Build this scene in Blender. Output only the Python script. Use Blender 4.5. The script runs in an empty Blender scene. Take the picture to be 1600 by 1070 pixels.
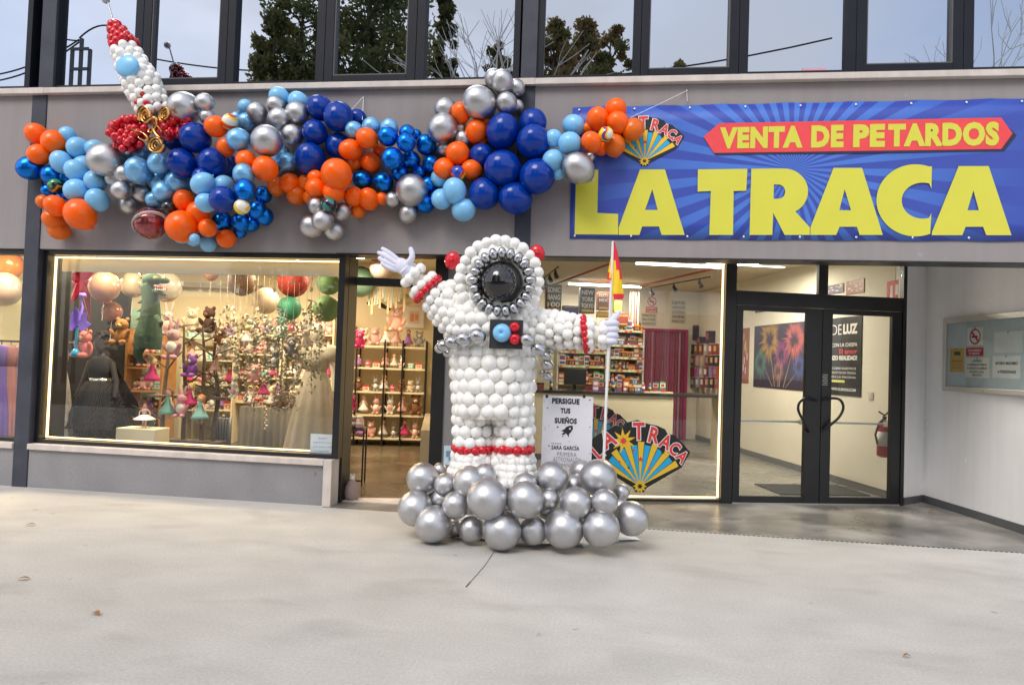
import bpy, bmesh, math, random
from mathutils import Vector, Matrix, Euler
from math import radians as RD, sin, cos, pi, sqrt, atan2, tan

# ------------------------------------------------------------------ camera
SC = bpy.context.scene
COL = SC.collection
FPX, CW, CH, EYE = 1067.0, 1600.0, 1070.0, 1.6
YAW, PIT, ROL = RD(-7.347), RD(1.593), RD(1.95)
_fwd = Vector((sin(YAW)*cos(PIT), cos(YAW)*cos(PIT), sin(PIT)))
_rt = _fwd.cross(Vector((0, 0, 1))).normalized(); _up = _rt.cross(_fwd)
_r2 = _rt*cos(ROL)+_up*sin(ROL); _u2 = _up*cos(ROL)-_rt*sin(ROL)
cam = bpy.data.cameras.new('camera'); camo = bpy.data.objects.new('camera', cam); COL.objects.link(camo)
m3 = Matrix((_r2, _u2, -_fwd)).transposed()
camo.matrix_world = Matrix.Translation((0, 0, EYE)) @ m3.to_4x4()
cam.sensor_width = 36; cam.lens = 36*FPX/CW; cam.clip_start = .05; cam.clip_end = 500
SC.camera = camo

# ------------------------------------------------------------------ world and sun
SUN_EL, SUN_AZ = RD(48), RD(205)
W = bpy.data.worlds.new('World'); SC.world = W; W.use_nodes = True
nt = W.node_tree; nt.nodes.clear()
sky = nt.nodes.new('ShaderNodeTexSky'); sky.sky_type = 'NISHITA'; sky.sun_disc = False
sky.sun_elevation = SUN_EL; sky.sun_rotation = SUN_AZ; sky.air_density = 1.0; sky.dust_density = 2.5; sky.ozone_density = 1.5
bg = nt.nodes.new('ShaderNodeBackground'); bg.inputs[1].default_value = .13
wo = nt.nodes.new('ShaderNodeOutputWorld')
tc = nt.nodes.new('ShaderNodeTexCoord'); mp = nt.nodes.new('ShaderNodeMapping'); mp.inputs['Scale'].default_value = (1, 1, 2.4)
nz = nt.nodes.new('ShaderNodeTexNoise'); nz.inputs['Scale'].default_value = 1.7; nz.inputs['Detail'].default_value = 5
rp = nt.nodes.new('ShaderNodeValToRGB'); rp.color_ramp.elements[0].position = .40; rp.color_ramp.elements[1].position = .60
rp.color_ramp.elements[0].color = (.35, .35, .35, 1); rp.color_ramp.elements[1].color = (.95, .95, .95, 1)
mx = nt.nodes.new('ShaderNodeMixRGB'); mx.inputs[2].default_value = (5.0, 5.05, 5.3, 1)
L = nt.links.new
L(tc.outputs['Generated'], mp.inputs[0]); L(mp.outputs[0], nz.inputs['Vector']); L(nz.outputs['Fac'], rp.inputs[0])
L(rp.outputs[0], mx.inputs[0]); L(sky.outputs[0], mx.inputs[1]); L(mx.outputs[0], bg.inputs[0]); L(bg.outputs[0], wo.inputs[0])
sl = bpy.data.lights.new('sun', 'SUN'); sl.energy = 1.0; sl.angle = RD(28); sl.color = (1, .95, .88)
so = bpy.data.objects.new('sun', sl); COL.objects.link(so)
sd = Vector((sin(SUN_AZ)*cos(SUN_EL), cos(SUN_AZ)*cos(SUN_EL), sin(SUN_EL)))
so.rotation_euler = sd.to_track_quat('Z', 'Y').to_euler(); so.location = sd*40
SC.view_settings.view_transform = 'Standard'; SC.view_settings.look = 'None'
SC.view_settings.exposure = 0.86; SC.view_settings.gamma = 1.0
try:
    SC.cycles.max_bounces = 8; SC.cycles.transparent_max_bounces = 12; SC.cycles.sample_clamp_indirect = 6
    SC.cycles.caustics_reflective = False; SC.cycles.caustics_refractive = False
    SC.cycles.use_denoising = True
except Exception: pass

# ------------------------------------------------------------------ pixel -> place on a real plane
def ray(x, y):
    return _r2*((x-CW/2)/FPX) - _u2*((y-CH/2)/FPX) + _fwd
def Q(x, y, Y):                       # point at depth Y
    d = ray(x, y); return Vector((0, 0, EYE)) + d*(Y/d.y)
def G(x, y, z=0.):                    # point on a level plane
    d = ray(x, y); return Vector((0, 0, EYE)) + d*((z-EYE)/d.z)
class VP:                             # vertical plane through two ground points
    def __init__(s, p, q):
        s.p = Vector((p[0], p[1], 0)); t = Vector((q[0]-p[0], q[1]-p[1], 0)); s.len = t.length; s.t = t.normalized()
        s.n = Vector((-s.t.y, s.t.x, 0))
    def hit(s, x, y, off=0):
        d = ray(x, y); k = s.n.dot(s.p - s.n*off)/s.n.dot(d); r = Vector((0, 0, EYE))+d*k
        return s.t.dot(r-s.p), r.z
    def W(s, u, z, off=0): return s.p + s.t*u - s.n*off + Vector((0, 0, z))
    def px(s, x, y, off=0):
        u, z = s.hit(x, y, off); return s.W(u, z, off)
FAC = VP((0, 7.0), (1, 7.0))
A = VP((-2.79, 7.44), (3.75, 9.0))          # the slanting shopfront
def AW(s_, n_, z_): return A.W(s_, z_, -n_)

# ------------------------------------------------------------------ materials
def nodes(name):
    m = bpy.data.materials.new(name); m.use_nodes = True
    t = m.node_tree; b = t.nodes['Principled BSDF']; return m, t, b
def mat(name, col, rough=.5, metal=0., var=.12, vs=3., bump=0., bs=40., coat=0., spec=.5, sss=0., crough=.05, rvar=0.):
    m, t, b = nodes(name)
    c = tuple(col)+(1,)
    b.inputs['Roughness'].default_value = rough; b.inputs['Metallic'].default_value = metal
    b.inputs['Coat Weight'].default_value = coat; b.inputs['Coat Roughness'].default_value = crough
    b.inputs['Specular IOR Level'].default_value = spec
    if sss: b.inputs['Subsurface Weight'].default_value = sss; b.inputs['Subsurface Radius'].default_value = (.05, .05, .05); b.inputs['Subsurface Scale'].default_value = .5
    tc = t.nodes.new('ShaderNodeTexCoord')
    n = t.nodes.new('ShaderNodeTexNoise'); n.inputs['Scale'].default_value = vs; n.inputs['Detail'].default_value = 6
    t.links.new(tc.outputs['Object'], n.inputs['Vector'])
    mr = t.nodes.new('ShaderNodeMapRange'); mr.inputs[1].default_value = .25; mr.inputs[2].default_value = .75
    mr.inputs[3].default_value = 1-var; mr.inputs[4].default_value = 1+var
    t.links.new(n.outputs['Fac'], mr.inputs[0])
    hs = t.nodes.new('ShaderNodeHueSaturation'); hs.inputs['Color'].default_value = c
    t.links.new(mr.outputs[0], hs.inputs['Value']); t.links.new(hs.outputs[0], b.inputs['Base Color'])
    if rvar:
        m2 = t.nodes.new('ShaderNodeMapRange'); m2.inputs[1].default_value = .3; m2.inputs[2].default_value = .7
        m2.inputs[3].default_value = rough-rvar; m2.inputs[4].default_value = rough+rvar
        t.links.new(n.outputs['Fac'], m2.inputs[0]); t.links.new(m2.outputs[0], b.inputs['Roughness'])
    if bump:
        n2 = t.nodes.new('ShaderNodeTexNoise'); n2.inputs['Scale'].default_value = bs; n2.inputs['Detail'].default_value = 5
        t.links.new(tc.outputs['Object'], n2.inputs['Vector'])
        bp = t.nodes.new('ShaderNodeBump'); bp.inputs['Strength'].default_value = bump; bp.inputs['Distance'].default_value = .01
        t.links.new(n2.outputs['Fac'], bp.inputs['Height']); t.links.new(bp.outputs[0], b.inputs['Normal'])
    return m
def emis(name, col, st):
    m, t, b = nodes(name); b.inputs['Base Color'].default_value = (*col, 1)
    b.inputs['Emission Color'].default_value = (*col, 1); b.inputs['Emission Strength'].default_value = st; return m
def glassmat(name, tint=(.93, .95, .95), refl=(1, 1, 1), base=.05, k=1.0, ior=1.5, rough=0.):
    """thin pane: clear with a mirror share that grows at grazing angles"""
    m = bpy.data.materials.new(name); m.use_nodes = True; t = m.node_tree; t.nodes.clear()
    o = t.nodes.new('ShaderNodeOutputMaterial'); mxs = t.nodes.new('ShaderNodeMixShader')
    tr = t.nodes.new('ShaderNodeBsdfTransparent'); tr.inputs[0].default_value = (*tint, 1)
    gl = t.nodes.new('ShaderNodeBsdfGlossy'); gl.inputs['Color'].default_value = (*refl, 1); gl.inputs['Roughness'].default_value = rough
    lw = t.nodes.new('ShaderNodeLayerWeight'); lw.inputs[0].default_value = .5
    pw = t.nodes.new('ShaderNodeMath'); pw.operation = 'POWER'; pw.inputs[1].default_value = 5
    t.links.new(lw.outputs['Facing'], pw.inputs[0])
    ma = t.nodes.new('ShaderNodeMath'); ma.operation = 'MULTIPLY_ADD'; ma.inputs[1].default_value = k; ma.inputs[2].default_value = base
    ma.use_clamp = True
    t.links.new(pw.outputs[0], ma.inputs[0]); t.links.new(ma.outputs[0], mxs.inputs[0])
    t.links.new(tr.outputs[0], mxs.inputs[1]); t.links.new(gl.outputs[0], mxs.inputs[2]); t.links.new(mxs.outputs[0], o.inputs[0])
    return m
M = {}
_cache = {}
def flat(col, rough=.55, metal=0., var=.08):
    k = (tuple(round(c, 2) for c in col), rough, metal)
    if k not in _cache: _cache[k] = mat('paint', col, rough, metal, var=var, vs=8)
    return _cache[k]
M['black'] = mat('black_aluminium', (.012, .012, .014), .35, 0, var=.2, vs=6)
M['anth'] = mat('anthracite_steel', (.055, .06, .08), .55, 0, var=.22, vs=4, bump=.05, bs=90, spec=.25)
M['cream'] = mat('cream_wall', (.78, .69, .50), .7, var=.05, vs=1.5)
M['ceil'] = mat('ceiling_paint', (.70, .61, .45), .8, var=.05)
M['pale'] = mat('pale_wall', (.80, .745, .61), .7, var=.05, vs=1.5)
M['white'] = mat('white_paint', (.8, .8, .8), .6, var=.04, vs=2)
M['wretail'] = mat('white_metal', (.75, .75, .72), .4, var=.04)
M['dark'] = mat('dark_cloth', (.015, .014, .016), .8, var=.3, vs=12)
M['glass'] = glassmat('clear_pane', base=.03, k=.8)
M['mirror'] = glassmat('coated_pane', tint=(.12, .14, .15), refl=(.52, .57, .65), base=.78, k=.28)

def concrete(name, c0, c1, c2, rough=.7, sc=.35):
    m, t, b = nodes(name); tc = t.nodes.new('ShaderNodeTexCoord')
    def ns(s, d=8, st=(1, 1, 1), dist=0.):
        mp = t.nodes.new('ShaderNodeMapping'); mp.inputs['Scale'].default_value = st
        n = t.nodes.new('ShaderNodeTexNoise'); n.inputs['Scale'].default_value = s; n.inputs['Detail'].default_value = d
        n.inputs['Distortion'].default_value = dist
        t.links.new(tc.outputs['Object'], mp.inputs[0]); t.links.new(mp.outputs[0], n.inputs['Vector']); return n
    a = ns(sc, 9, dist=.2); r = t.nodes.new('ShaderNodeValToRGB')
    r.color_ramp.elements[0].position = .32; r.color_ramp.elements[0].color = (*c0, 1)
    r.color_ramp.elements[1].position = .68; r.color_ramp.elements[1].color = (*c2, 1)
    e = r.color_ramp.elements.new(.5); e.color = (*c1, 1)
    t.links.new(a.outputs['Fac'], r.inputs[0])
    s2 = ns(1.9, 10, (1, 1.5, 1), .3); r2 = t.nodes.new('ShaderNodeMapRange'); r2.inputs[1].default_value = .28; r2.inputs[2].default_value = .72; r2.inputs[3].default_value = .91; r2.inputs[4].default_value = 1.07
    t.links.new(s2.outputs['Fac'], r2.inputs[0])
    s3 = ns(60, 4); r3 = t.nodes.new('ShaderNodeMapRange'); r3.inputs[1].default_value = .3; r3.inputs[2].default_value = .7; r3.inputs[3].default_value = .88; r3.inputs[4].default_value = 1.09
    t.links.new(s3.outputs['Fac'], r3.inputs[0])
    # scattered dark stains
    s4 = ns(1.1, 8, (1, 1.9, 1), .4); r4 = t.nodes.new('ShaderNodeMapRange'); r4.inputs[1].default_value = .54; r4.inputs[2].default_value = .68; r4.inputs[3].default_value = 1; r4.inputs[4].default_value = .87
    t.links.new(s4.outputs['Fac'], r4.inputs[0])
    s5 = ns(7.5, 3); r5 = t.nodes.new('ShaderNodeMapRange'); r5.inputs[1].default_value = .70; r5.inputs[2].default_value = .76; r5.inputs[3].default_value = 1; r5.inputs[4].default_value = .72
    t.links.new(s5.outputs['Fac'], r5.inputs[0])
    cur = r.outputs[0]
    for q in (r2, r3, r4, r5):
        h = t.nodes.new('ShaderNodeVectorMath'); h.operation = 'SCALE'
        t.links.new(cur, h.inputs[0]); t.links.new(q.outputs[0], h.inputs['Scale']); cur = h.outputs[0]
    t.links.new(cur, b.inputs['Base Color'])
    mr = t.nodes.new('ShaderNodeMapRange'); mr.inputs[3].default_value = rough-.12; mr.inputs[4].default_value = rough+.12
    t.links.new(s2.outputs['Fac'], mr.inputs[0]); t.links.new(mr.outputs[0], b.inputs['Roughness'])
    bp = t.nodes.new('ShaderNodeBump'); bp.inputs['Strength'].default_value = .25; bp.inputs['Distance'].default_value = .004
    t.links.new(s3.outputs['Fac'], bp.inputs['Height']); t.links.new(bp.outputs[0], b.inputs['Normal'])
    return m
M['pave'] = concrete('pavement_concrete', (.50, .475, .435), (.535, .51, .47), (.57, .55, .515), .74)
M['recess'] = concrete('polished_concrete', (.10, .095, .085), (.22, .21, .19), (.42, .40, .37), .30, 1.5)
M['lfloor'] = concrete('brown_polished_floor', (.09, .07, .045), (.15, .12, .08), (.2, .165, .12), .25, 1.2)
M['rfloor'] = concrete('grey_polished_floor', (.2, .19, .17), (.27, .26, .23), (.33, .31, .28), .28, .8)
M['render'] = mat('grey_render', (.285, .262, .266), .88, var=.07, vs=1.2, bump=.12, bs=70)
def streaks(m, amt=.05):
    t = m.node_tree; tc = t.nodes.new('ShaderNodeTexCoord'); mp = t.nodes.new('ShaderNodeMapping'); mp.inputs['Scale'].default_value = (7, 7, .55)
    n = t.nodes.new('ShaderNodeTexNoise'); n.inputs['Scale'].default_value = 1.4; n.inputs['Detail'].default_value = 7
    mr = t.nodes.new('ShaderNodeMapRange'); mr.inputs[1].default_value = .3; mr.inputs[2].default_value = .7; mr.inputs[3].default_value = 1-amt; mr.inputs[4].default_value = 1+amt
    n2 = t.nodes.new('ShaderNodeTexNoise'); n2.inputs['Scale'].default_value = 11; n2.inputs['Detail'].default_value = 2
    m2 = t.nodes.new('ShaderNodeMapRange'); m2.inputs[1].default_value = .72; m2.inputs[2].default_value = .76; m2.inputs[3].default_value = 1; m2.inputs[4].default_value = 1.16
    hs = t.nodes['Hue/Saturation/Value'] if 'Hue/Saturation/Value' in t.nodes else [q for q in t.nodes if q.type == 'HUE_SAT'][0]
    src = hs.inputs['Value'].links[0].from_socket; mu = t.nodes.new('ShaderNodeMath'); mu.operation = 'MULTIPLY'; mv = t.nodes.new('ShaderNodeMath'); mv.operation = 'MULTIPLY'
    t.links.new(tc.outputs['Object'], mp.inputs[0]); t.links.new(mp.outputs[0], n.inputs['Vector']); t.links.new(tc.outputs['Object'], n2.inputs['Vector'])
    t.links.new(n.outputs['Fac'], mr.inputs[0]); t.links.new(n2.outputs['Fac'], m2.inputs[0]); t.links.new(src, mu.inputs[0]); t.links.new(mr.outputs[0], mu.inputs[1]); t.links.new(mu.outputs[0], mv.inputs[0]); t.links.new(m2.outputs[0], mv.inputs[1]); t.links.new(mv.outputs[0], hs.inputs['Value'])
streaks(M['render'])
M['plinth'] = concrete('grey_plinth', (.24, .235, .25), (.27, .265, .28), (.29, .285, .30), .85, 1)
M['sill'] = mat('cream_stone', (.60, .54, .50), .6, var=.12, vs=5, bump=.1); streaks(M['sill'], .08)

# ------------------------------------------------------------------ mesh builder
class MB:
    def __init__(s): s.v = []; s.f = []; s.m = []; s.s = []
    def add(s, vs, fs, mi=0, smooth=False):
        o = len(s.v); s.v += [Vector(v) for v in vs]
        for f in fs: s.f.append(tuple(i+o for i in f)); s.m.append(mi); s.s.append(smooth)
        return s
    def hexa(s, p, mi=0):   # p: 4 bottom ccw, 4 top
        return s.add(p, [(3, 2, 1, 0), (4, 5, 6, 7), (0, 1, 5, 4), (1, 2, 6, 5), (2, 3, 7, 6), (3, 0, 4, 7)], mi)
    def box(s, a, b, mi=0):
        x0, y0, z0 = a; x1, y1, z1 = b
        return s.hexa([(x0, y0, z0), (x1, y0, z0), (x1, y1, z0), (x0, y1, z0), (x0, y0, z1), (x1, y0, z1), (x1, y1, z1), (x0, y1, z1)], mi)
    def pbox(s, pl, u0, u1, z0, z1, o0, o1, mi=0):   # o0 front (towards viewer, larger), o1 back
        q = lambda u, z, o: pl.W(u, z, o)
        return s.hexa([q(u0, z0, o0), q(u1, z0, o0), q(u1, z0, o1), q(u0, z0, o1), q(u0, z1, o0), q(u1, z1, o0), q(u1, z1, o1), q(u0, z1, o1)], mi)
    def slab(s, pts, th, mi=0):    # polygon pts (3D) extruded by vector th
        n = len(pts); pts = [Vector(p) for p in pts]; th = Vector(th)
        return s.add(pts+[p+th for p in pts], [tuple(range(n))[::-1], tuple(range(n, 2*n))]+[(i, (i+1) % n, (i+1) % n+n, i+n) for i in range(n)], mi)
    def tube(s, pts, r, n=10, mi=0, cap=True, smooth=True):
        pts = [Vector(p) for p in pts]; rs = r if isinstance(r, (list, tuple)) else [r]*len(pts)
        vs = []; fs = []; ref = None
        for i, p in enumerate(pts):
            t = (pts[min(i+1, len(pts)-1)]-pts[max(i-1, 0)]).normalized()
            if ref is None: ref = t.orthogonal().normalized()
            else:
                ref = (ref-t*ref.dot(t)); ref = ref.normalized() if ref.length > 1e-6 else t.orthogonal().normalized()
            b = t.cross(ref)
            for k in range(n):
                a = 2*pi*k/n; vs.append(p+(ref*cos(a)+b*sin(a))*rs[i])
        for i in range(len(pts)-1):
            for k in range(n):
                fs.append((i*n+k, i*n+(k+1) % n, (i+1)*n+(k+1) % n, (i+1)*n+k))
        s.add(vs, fs, mi, smooth)
        if cap: s.add(vs[:n], [tuple(range(n))[::-1]], mi); s.add(vs[-n:], [tuple(range(n))], mi)
        return s
    def ell(s, c, r, mi=0, seg=16, rings=10, rot=None, drop=0.):
        if not isinstance(r, (tuple, list, Vector)): r = (r, r, r)
        c = Vector(c); R = (rot.to_matrix() if isinstance(rot, Euler) else rot) if rot is not None else Matrix.Identity(3)
        vs = []; fs = []
        for i in range(1, rings):
            th = pi*i/rings
            for k in range(seg):
                a = 2*pi*k/seg; d = Vector((sin(th)*cos(a), sin(th)*sin(a), cos(th)))
                if drop: w = 1-drop*max(0, -d.z)**2; d.x *= w; d.y *= w
                vs.append(c+R@Vector((d.x*r[0], d.y*r[1], d.z*r[2])))
        vs.append(c+R@Vector((0, 0, r[2]))); vs.append(c+R@Vector((0, 0, -r[2]))); T_, B_ = len(vs)-2, len(vs)-1
        for i in range(rings-2):
            for k in range(seg): fs.append((i*seg+k, (i+1)*seg+k, (i+1)*seg+(k+1) % seg, i*seg+(k+1) % seg))
        for k in range(seg):
            fs.append((k, (k+1) % seg, T_)); j = (rings-2)*seg; fs.append((j+(k+1) % seg, j+k, B_))
        return s.add(vs, fs, mi, True)
    def lathe(s, c, prof, mi=0, n=20, smooth=True, sy=1.):
        c = Vector(c); vs = []; fs = []
        for r, z in prof:
            for k in range(n): a = 2*pi*k/n; vs.append(c+Vector((r*cos(a), r*sin(a)*sy, z)))
        for i in range(len(prof)-1):
            for k in range(n): fs.append((i*n+k, i*n+(k+1) % n, (i+1)*n+(k+1) % n, (i+1)*n+k))
        fs += [tuple(range(n))[::-1], tuple(range((len(prof)-1)*n, len(prof)*n))]
        return s.add(vs, fs, mi, smooth)
    def mesh(s, me, fn, mi=0):
        return s.add([fn(v.co) for v in me.vertices], [tuple(p.vertices) for p in me.polygons], mi)
    def build(s, name, mats, parent=None, bev=0., org=None, fixn=False):
        if not isinstance(mats, (list, tuple)): mats = [mats]
        o0 = Vector((0, 0, 0))
        if parent is not None:
            r = parent
            while r.parent is not None: r = r.parent
            o0 = Vector(r.location)
        elif org is not None: o0 = Vector(org)
        me = bpy.data.meshes.new(name); me.from_pydata([tuple(v-o0) for v in s.v], [], s.f)
        for m in mats: me.materials.append(m)
        me.polygons.foreach_set('material_index', s.m); me.polygons.foreach_set('use_smooth', s.s); me.update()
        if fixn:
            bm = bmesh.new(); bm.from_mesh(me); bmesh.ops.recalc_face_normals(bm, faces=bm.faces); bm.to_mesh(me); bm.free()
        o = bpy.data.objects.new(name, me); COL.objects.link(o)
        if parent is not None: o.parent = parent
        elif org is not None: o.location = o0
        if bev:
            b = o.modifiers.new('bevel', 'BEVEL'); b.width = bev; b.segments = 2; b.limit_method = 'ANGLE'
        return o
def tag(o, label=None, cat=None, group=None, kind=None):
    if label: o['label'] = label
    if cat: o['category'] = cat
    if group: o['group'] = group
    if kind: o['kind'] = kind
    return o
def empty(name, loc, label=None, cat=None, group=None, rz=0):
    o = bpy.data.objects.new(name, None); COL.objects.link(o); o.location = loc; o.rotation_euler = (0, 0, rz); o.empty_display_size = .1
    return tag(o, label, cat, group)
def holder(name, parent):
    o = bpy.data.objects.new(name, None); COL.objects.link(o); o.parent = parent; o.empty_display_size = .1; return o
def inst(me, name, loc, rz=0, sc=1., parent=None, rot=None):
    o = bpy.data.objects.new(name, me); COL.objects.link(o); o.location = loc
    o.rotation_euler = rot if rot is not None else (0, 0, rz); o.scale = (sc, sc, sc) if not isinstance(sc, tuple) else sc
    if parent is not None:
        o.parent = parent; r = parent
        while r.parent is not None: r = r.parent
        o.location = Vector(loc)-Vector(r.location)
    return o
def poly2d(loops, ext=0.):     # filled 2-D outline (with holes) -> mesh
    cu = bpy.data.curves.new('outline', 'CURVE'); cu.dimensions = '2D'; cu.fill_mode = 'BOTH'; cu.extrude = ext
    for lp in loops:
        sp = cu.splines.new('POLY'); sp.points.add(len(lp)-1)
        for i, p in enumerate(lp): sp.points[i].co = (p[0], p[1], 0, 1)
        sp.use_cyclic_u = True
    ob = bpy.data.objects.new('outline', cu); me = bpy.data.meshes.new_from_object(ob)
    bpy.data.objects.remove(ob); bpy.data.curves.remove(cu); return me
def text2d(txt, bold=0., space=1.):
    cu = bpy.data.curves.new('text', 'FONT'); cu.body = txt; cu.offset = bold; cu.space_character = space
    cu.align_x = 'LEFT'; cu.resolution_u = 3
    ob = bpy.data.objects.new('text', cu); me = bpy.data.meshes.new_from_object(ob)
    bpy.data.objects.remove(ob); bpy.data.curves.remove(cu); return me
def put_text(mb, txt, pl, u0, u1, z0, z1, off, mi=0, bold=0., space=1., z0r=None, z1r=None, shear=0., rev=False):
    """writing fitted to a rectangle on a vertical plane (z at the right end may differ)"""
    me = text2d(txt, bold, space); xs = [v.co.x for v in me.vertices]; ys = [v.co.y for v in me.vertices]
    if not xs: return
    a, b, c, d = min(xs), max(xs), min(ys), max(ys)
    z0r = z0 if z0r is None else z0r; z1r = z1 if z1r is None else z1r
    def fn(co):
        k = (co.x-a)/(b-a+1e-9); j = (co.y-c)/(d-c+1e-9)
        lo = z0+(z0r-z0)*k; hi = z1+(z1r-z1)*k
        return pl.W(u0+(u1-u0)*k+shear*j, lo+(hi-lo)*j, off)
    mb.mesh(me, fn, mi); bpy.data.meshes.remove(me)
ORD = ['first', 'second', 'third', 'fourth', 'fifth', 'sixth', 'seventh', 'eighth', 'ninth', 'tenth', 'eleventh', 'twelfth', 'thirteenth', 'fourteenth', 'fifteenth', 'sixteenth', 'seventeenth', 'eighteenth', 'nineteenth', 'twentieth']
def hull_ppl(name, mats, parent, parts, vox=.006, sm=8):
    pass
# ------------------------------------------------------------------ ground
TH = math.atan2(A.t.y, A.t.x)
def struct(name, mb, m): o = mb.build(name, m); o['kind'] = 'structure'; return o
struct('ground', MB().add([(-90, -90, -.15), (90, -90, -.15), (90, 60, -.15), (-90, 60, -.15)], [(0, 1, 2, 3)]), mat('earth', (.2, .18, .15), .9))
struct('pavement', MB().slab([(-30, -2.6, -.02), (30, -2.6, -.02), (30, 6.93, -.02), (5.2, 6.93, -.02), (-2.85, 6.93, -.02), (-2.85, 7.2, -.02), (-30, 7.2, -.02)], (0, 0, .02)), M['pave'])
struct('kerb', MB().box((-30, -2.748, -.14), (30, -2.602, .0)), flat((.35, .34, .32)))
struct('road', MB().slab([(-40, -10, -.14), (40, -10, -.14), (40, -2.75, -.14), (-40, -2.75, -.14)], (0, 0, .02)), mat('asphalt', (.05, .05, .052), .9, var=.3, vs=9))
struct('entrance_floor', MB().slab([(-2.85, 6.93, -.02), (4.9, 6.93, -.02), (4.9, 9.6, -.02), (3.95, 9.4, -.02), A.W(6.72, -.02, -.03), A.W(-.1, -.02, -.03)], (0, 0, .022)), M['recess'])
# expansion joint with the crack that shows in front of the figure
jb = MB()
pp = [G(*p) for p in ((772, 862), (757, 884), (744, 899), (735, 909), (728, 917))]
for a, b, w in zip(pp, pp[1:], (.0022, .002, .0022, .006)):
    d = (b-a).normalized(); n_ = Vector((-d.y, d.x, 0))*w
    jb.slab([a-n_+Vector((0, 0, .002)), b-n_+Vector((0, 0, .002)), b+n_+Vector((0, 0, .002)), a+n_+Vector((0, 0, .002))], (0, 0, .002))
struct('pavement_joint', jb, flat((.14, .13, .115)))

# ------------------------------------------------------------------ the building
B = empty('shop_building', (0, 8, 0), 'grey rendered building with two shopfronts, anthracite steel pillars and a band of dark framed windows', 'building')
def part(name, mb, m, parent=None, bev=0.): return mb.build(name, m, parent or B, bev)
# wall band
fx = lambda x, y, Y=7.0: Q(x, y, Y).x
WX = [-9.6, fx(15, 540)-.0, fx(38, 540), fx(803, 270), fx(829, 270), 6.4]
PX1 = (fx(31, 540), fx(54, 540)); PX2 = (fx(806, 300), fx(831, 300))
for x0, x1 in ((-9.6, PX1[0]), (PX1[1], PX2[0]), (PX2[1], 6.4)):
    part('wall', MB().box((x0, 7.0, 2.70), (x1, 7.25, 4.462)), M['render'])
for (x0, x1), zb in ((PX1, -.02), (PX2, 2.70)):
    part('pillar', MB().box((x0+.001, 6.985, zb), (x1-.001, 7.3, 4.46)), M['anth'], bev=.006)
    part('pillar', MB().box((x0+.001, 7.06, 4.532), (x1-.001, 7.3, 7.6)), M['anth'], bev=.006)
part('window_sill', MB().box((-9.6, 6.93, 4.464), (PX1[0]-.001, 7.16, 4.53)), M['sill'], bev=.006)
part('window_sill', MB().box((PX1[1]+.001, 6.93, 4.464), (PX2[0]-.001, 7.16, 4.53)), M['sill'], bev=.006)
part('window_sill', MB().box((PX2[1]+.001, 6.93, 4.464), (6.4, 7.16, 4.53)), M['sill'], bev=.006)
# the sill runs on in front of the pillars
for a, b in (PX1, PX2): part('window_sill', MB().box((a, 6.93, 4.464), (b, 6.983, 4.53)), M['sill'])
# upper windows: (pixel x left of glass, right of glass at y=60, sash?)
ups = [(-330, 48, 0), (96, 216, 0), (241, 347, 1), (372, 498, 0), (525, 639, 1), (667, 804, 0), (851, 989, 0), (1014, 1139, 1), (1168, 1319, 0), (1351, 1485, 1), (1517, 1660, 0), (1690, 1830, 1)]
GY = 7.15
for i, (a, b, sash) in enumerate(ups):
    x0, x1 = fx(a, 60, GY), fx(b, 60, GY); zt, zb = 6.35, 4.535
    w = .085
    nxt = ups[i+1][0] if i+1 < len(ups) else b+30
    fr = MB(); bt = .085 if not sash else .135
    lx = (x0-fx(ups[i-1][1], 60, GY))/2 if i else .06; rx_ = (fx(nxt, 60, GY)-x1)/2
    lx = .07 if lx > .11 else lx-.002; rx_ = .07 if rx_ > .11 else rx_-.002
    fr.box((x0-lx, 7.09, zb), (x0, 7.24, zt)).box((x1, 7.09, zb), (x1+rx_, 7.24, zt)).box((x0+.0005, 7.092, zb), (x1-.0005, 7.24, zb+bt)).box((x0+.0005, 7.092, zt-.08), (x1-.0005, 7.24, zt))
    o = part('window', fr, mat('dark_frame', (.012, .014, .022), .5, var=.15, spec=.2) if i == 0 else UPF, bev=.004)
    UPF = o.data.materials[0]
    if sash:
        sb = MB(); e = .012
        sb.box((x0, 7.10, zb+bt), (x0+e, 7.16, zt-.08)).box((x1-e, 7.10, zb+bt), (x1, 7.16, zt-.08)).box((x0+e, 7.10, zb+bt), (x1-e, 7.16, zb+bt+e))
        sb.build('gasket', flat((.10, .10, .11)), o)
    MB().box((x0, GY, zb+bt), (x1, GY+.008, zt-.08)).build('pane', M['mirror'], o)
# upper room shell, roof
part('upper_wall', MB().box((-9.6, 7.05, 6.36), (6.4, 7.3, 7.6)), M['render'])
part('upper_room', MB().box((-9.6, 9.8, 4.5), (6.4, 9.9, 7.6)).box((-9.6, 7.31, 4.48), (6.4, 9.8, 4.53)), flat((.16, .17, .2)))
part('roof', MB().box((-12, 7.0, 7.62), (9, 20, 7.8)), M['anth'])
part('side_wall', MB().box((-12, 7.26, -.02), (-11.8, 20, 7.6)).box((8.8, 9.6, -.02), (9, 20, 7.6)).box((-11.8, 19.8, -.02), (8.8, 20, 7.6)), M['render'])
# pink paper standing in the upper window
p_ = Q(1272, 118, 7.145); o = MB().box((fx(1254, 113, 7.145), 7.143, p_.z-.02), (fx(1291, 113, 7.145), 7.146, Q(1272, 107, 7.145).z)).build('paper_sheet', flat((.72, .35, .45)), org=p_)
tag(o, 'pink sheet of paper stuck low on an upper window pane', 'paper')

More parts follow.
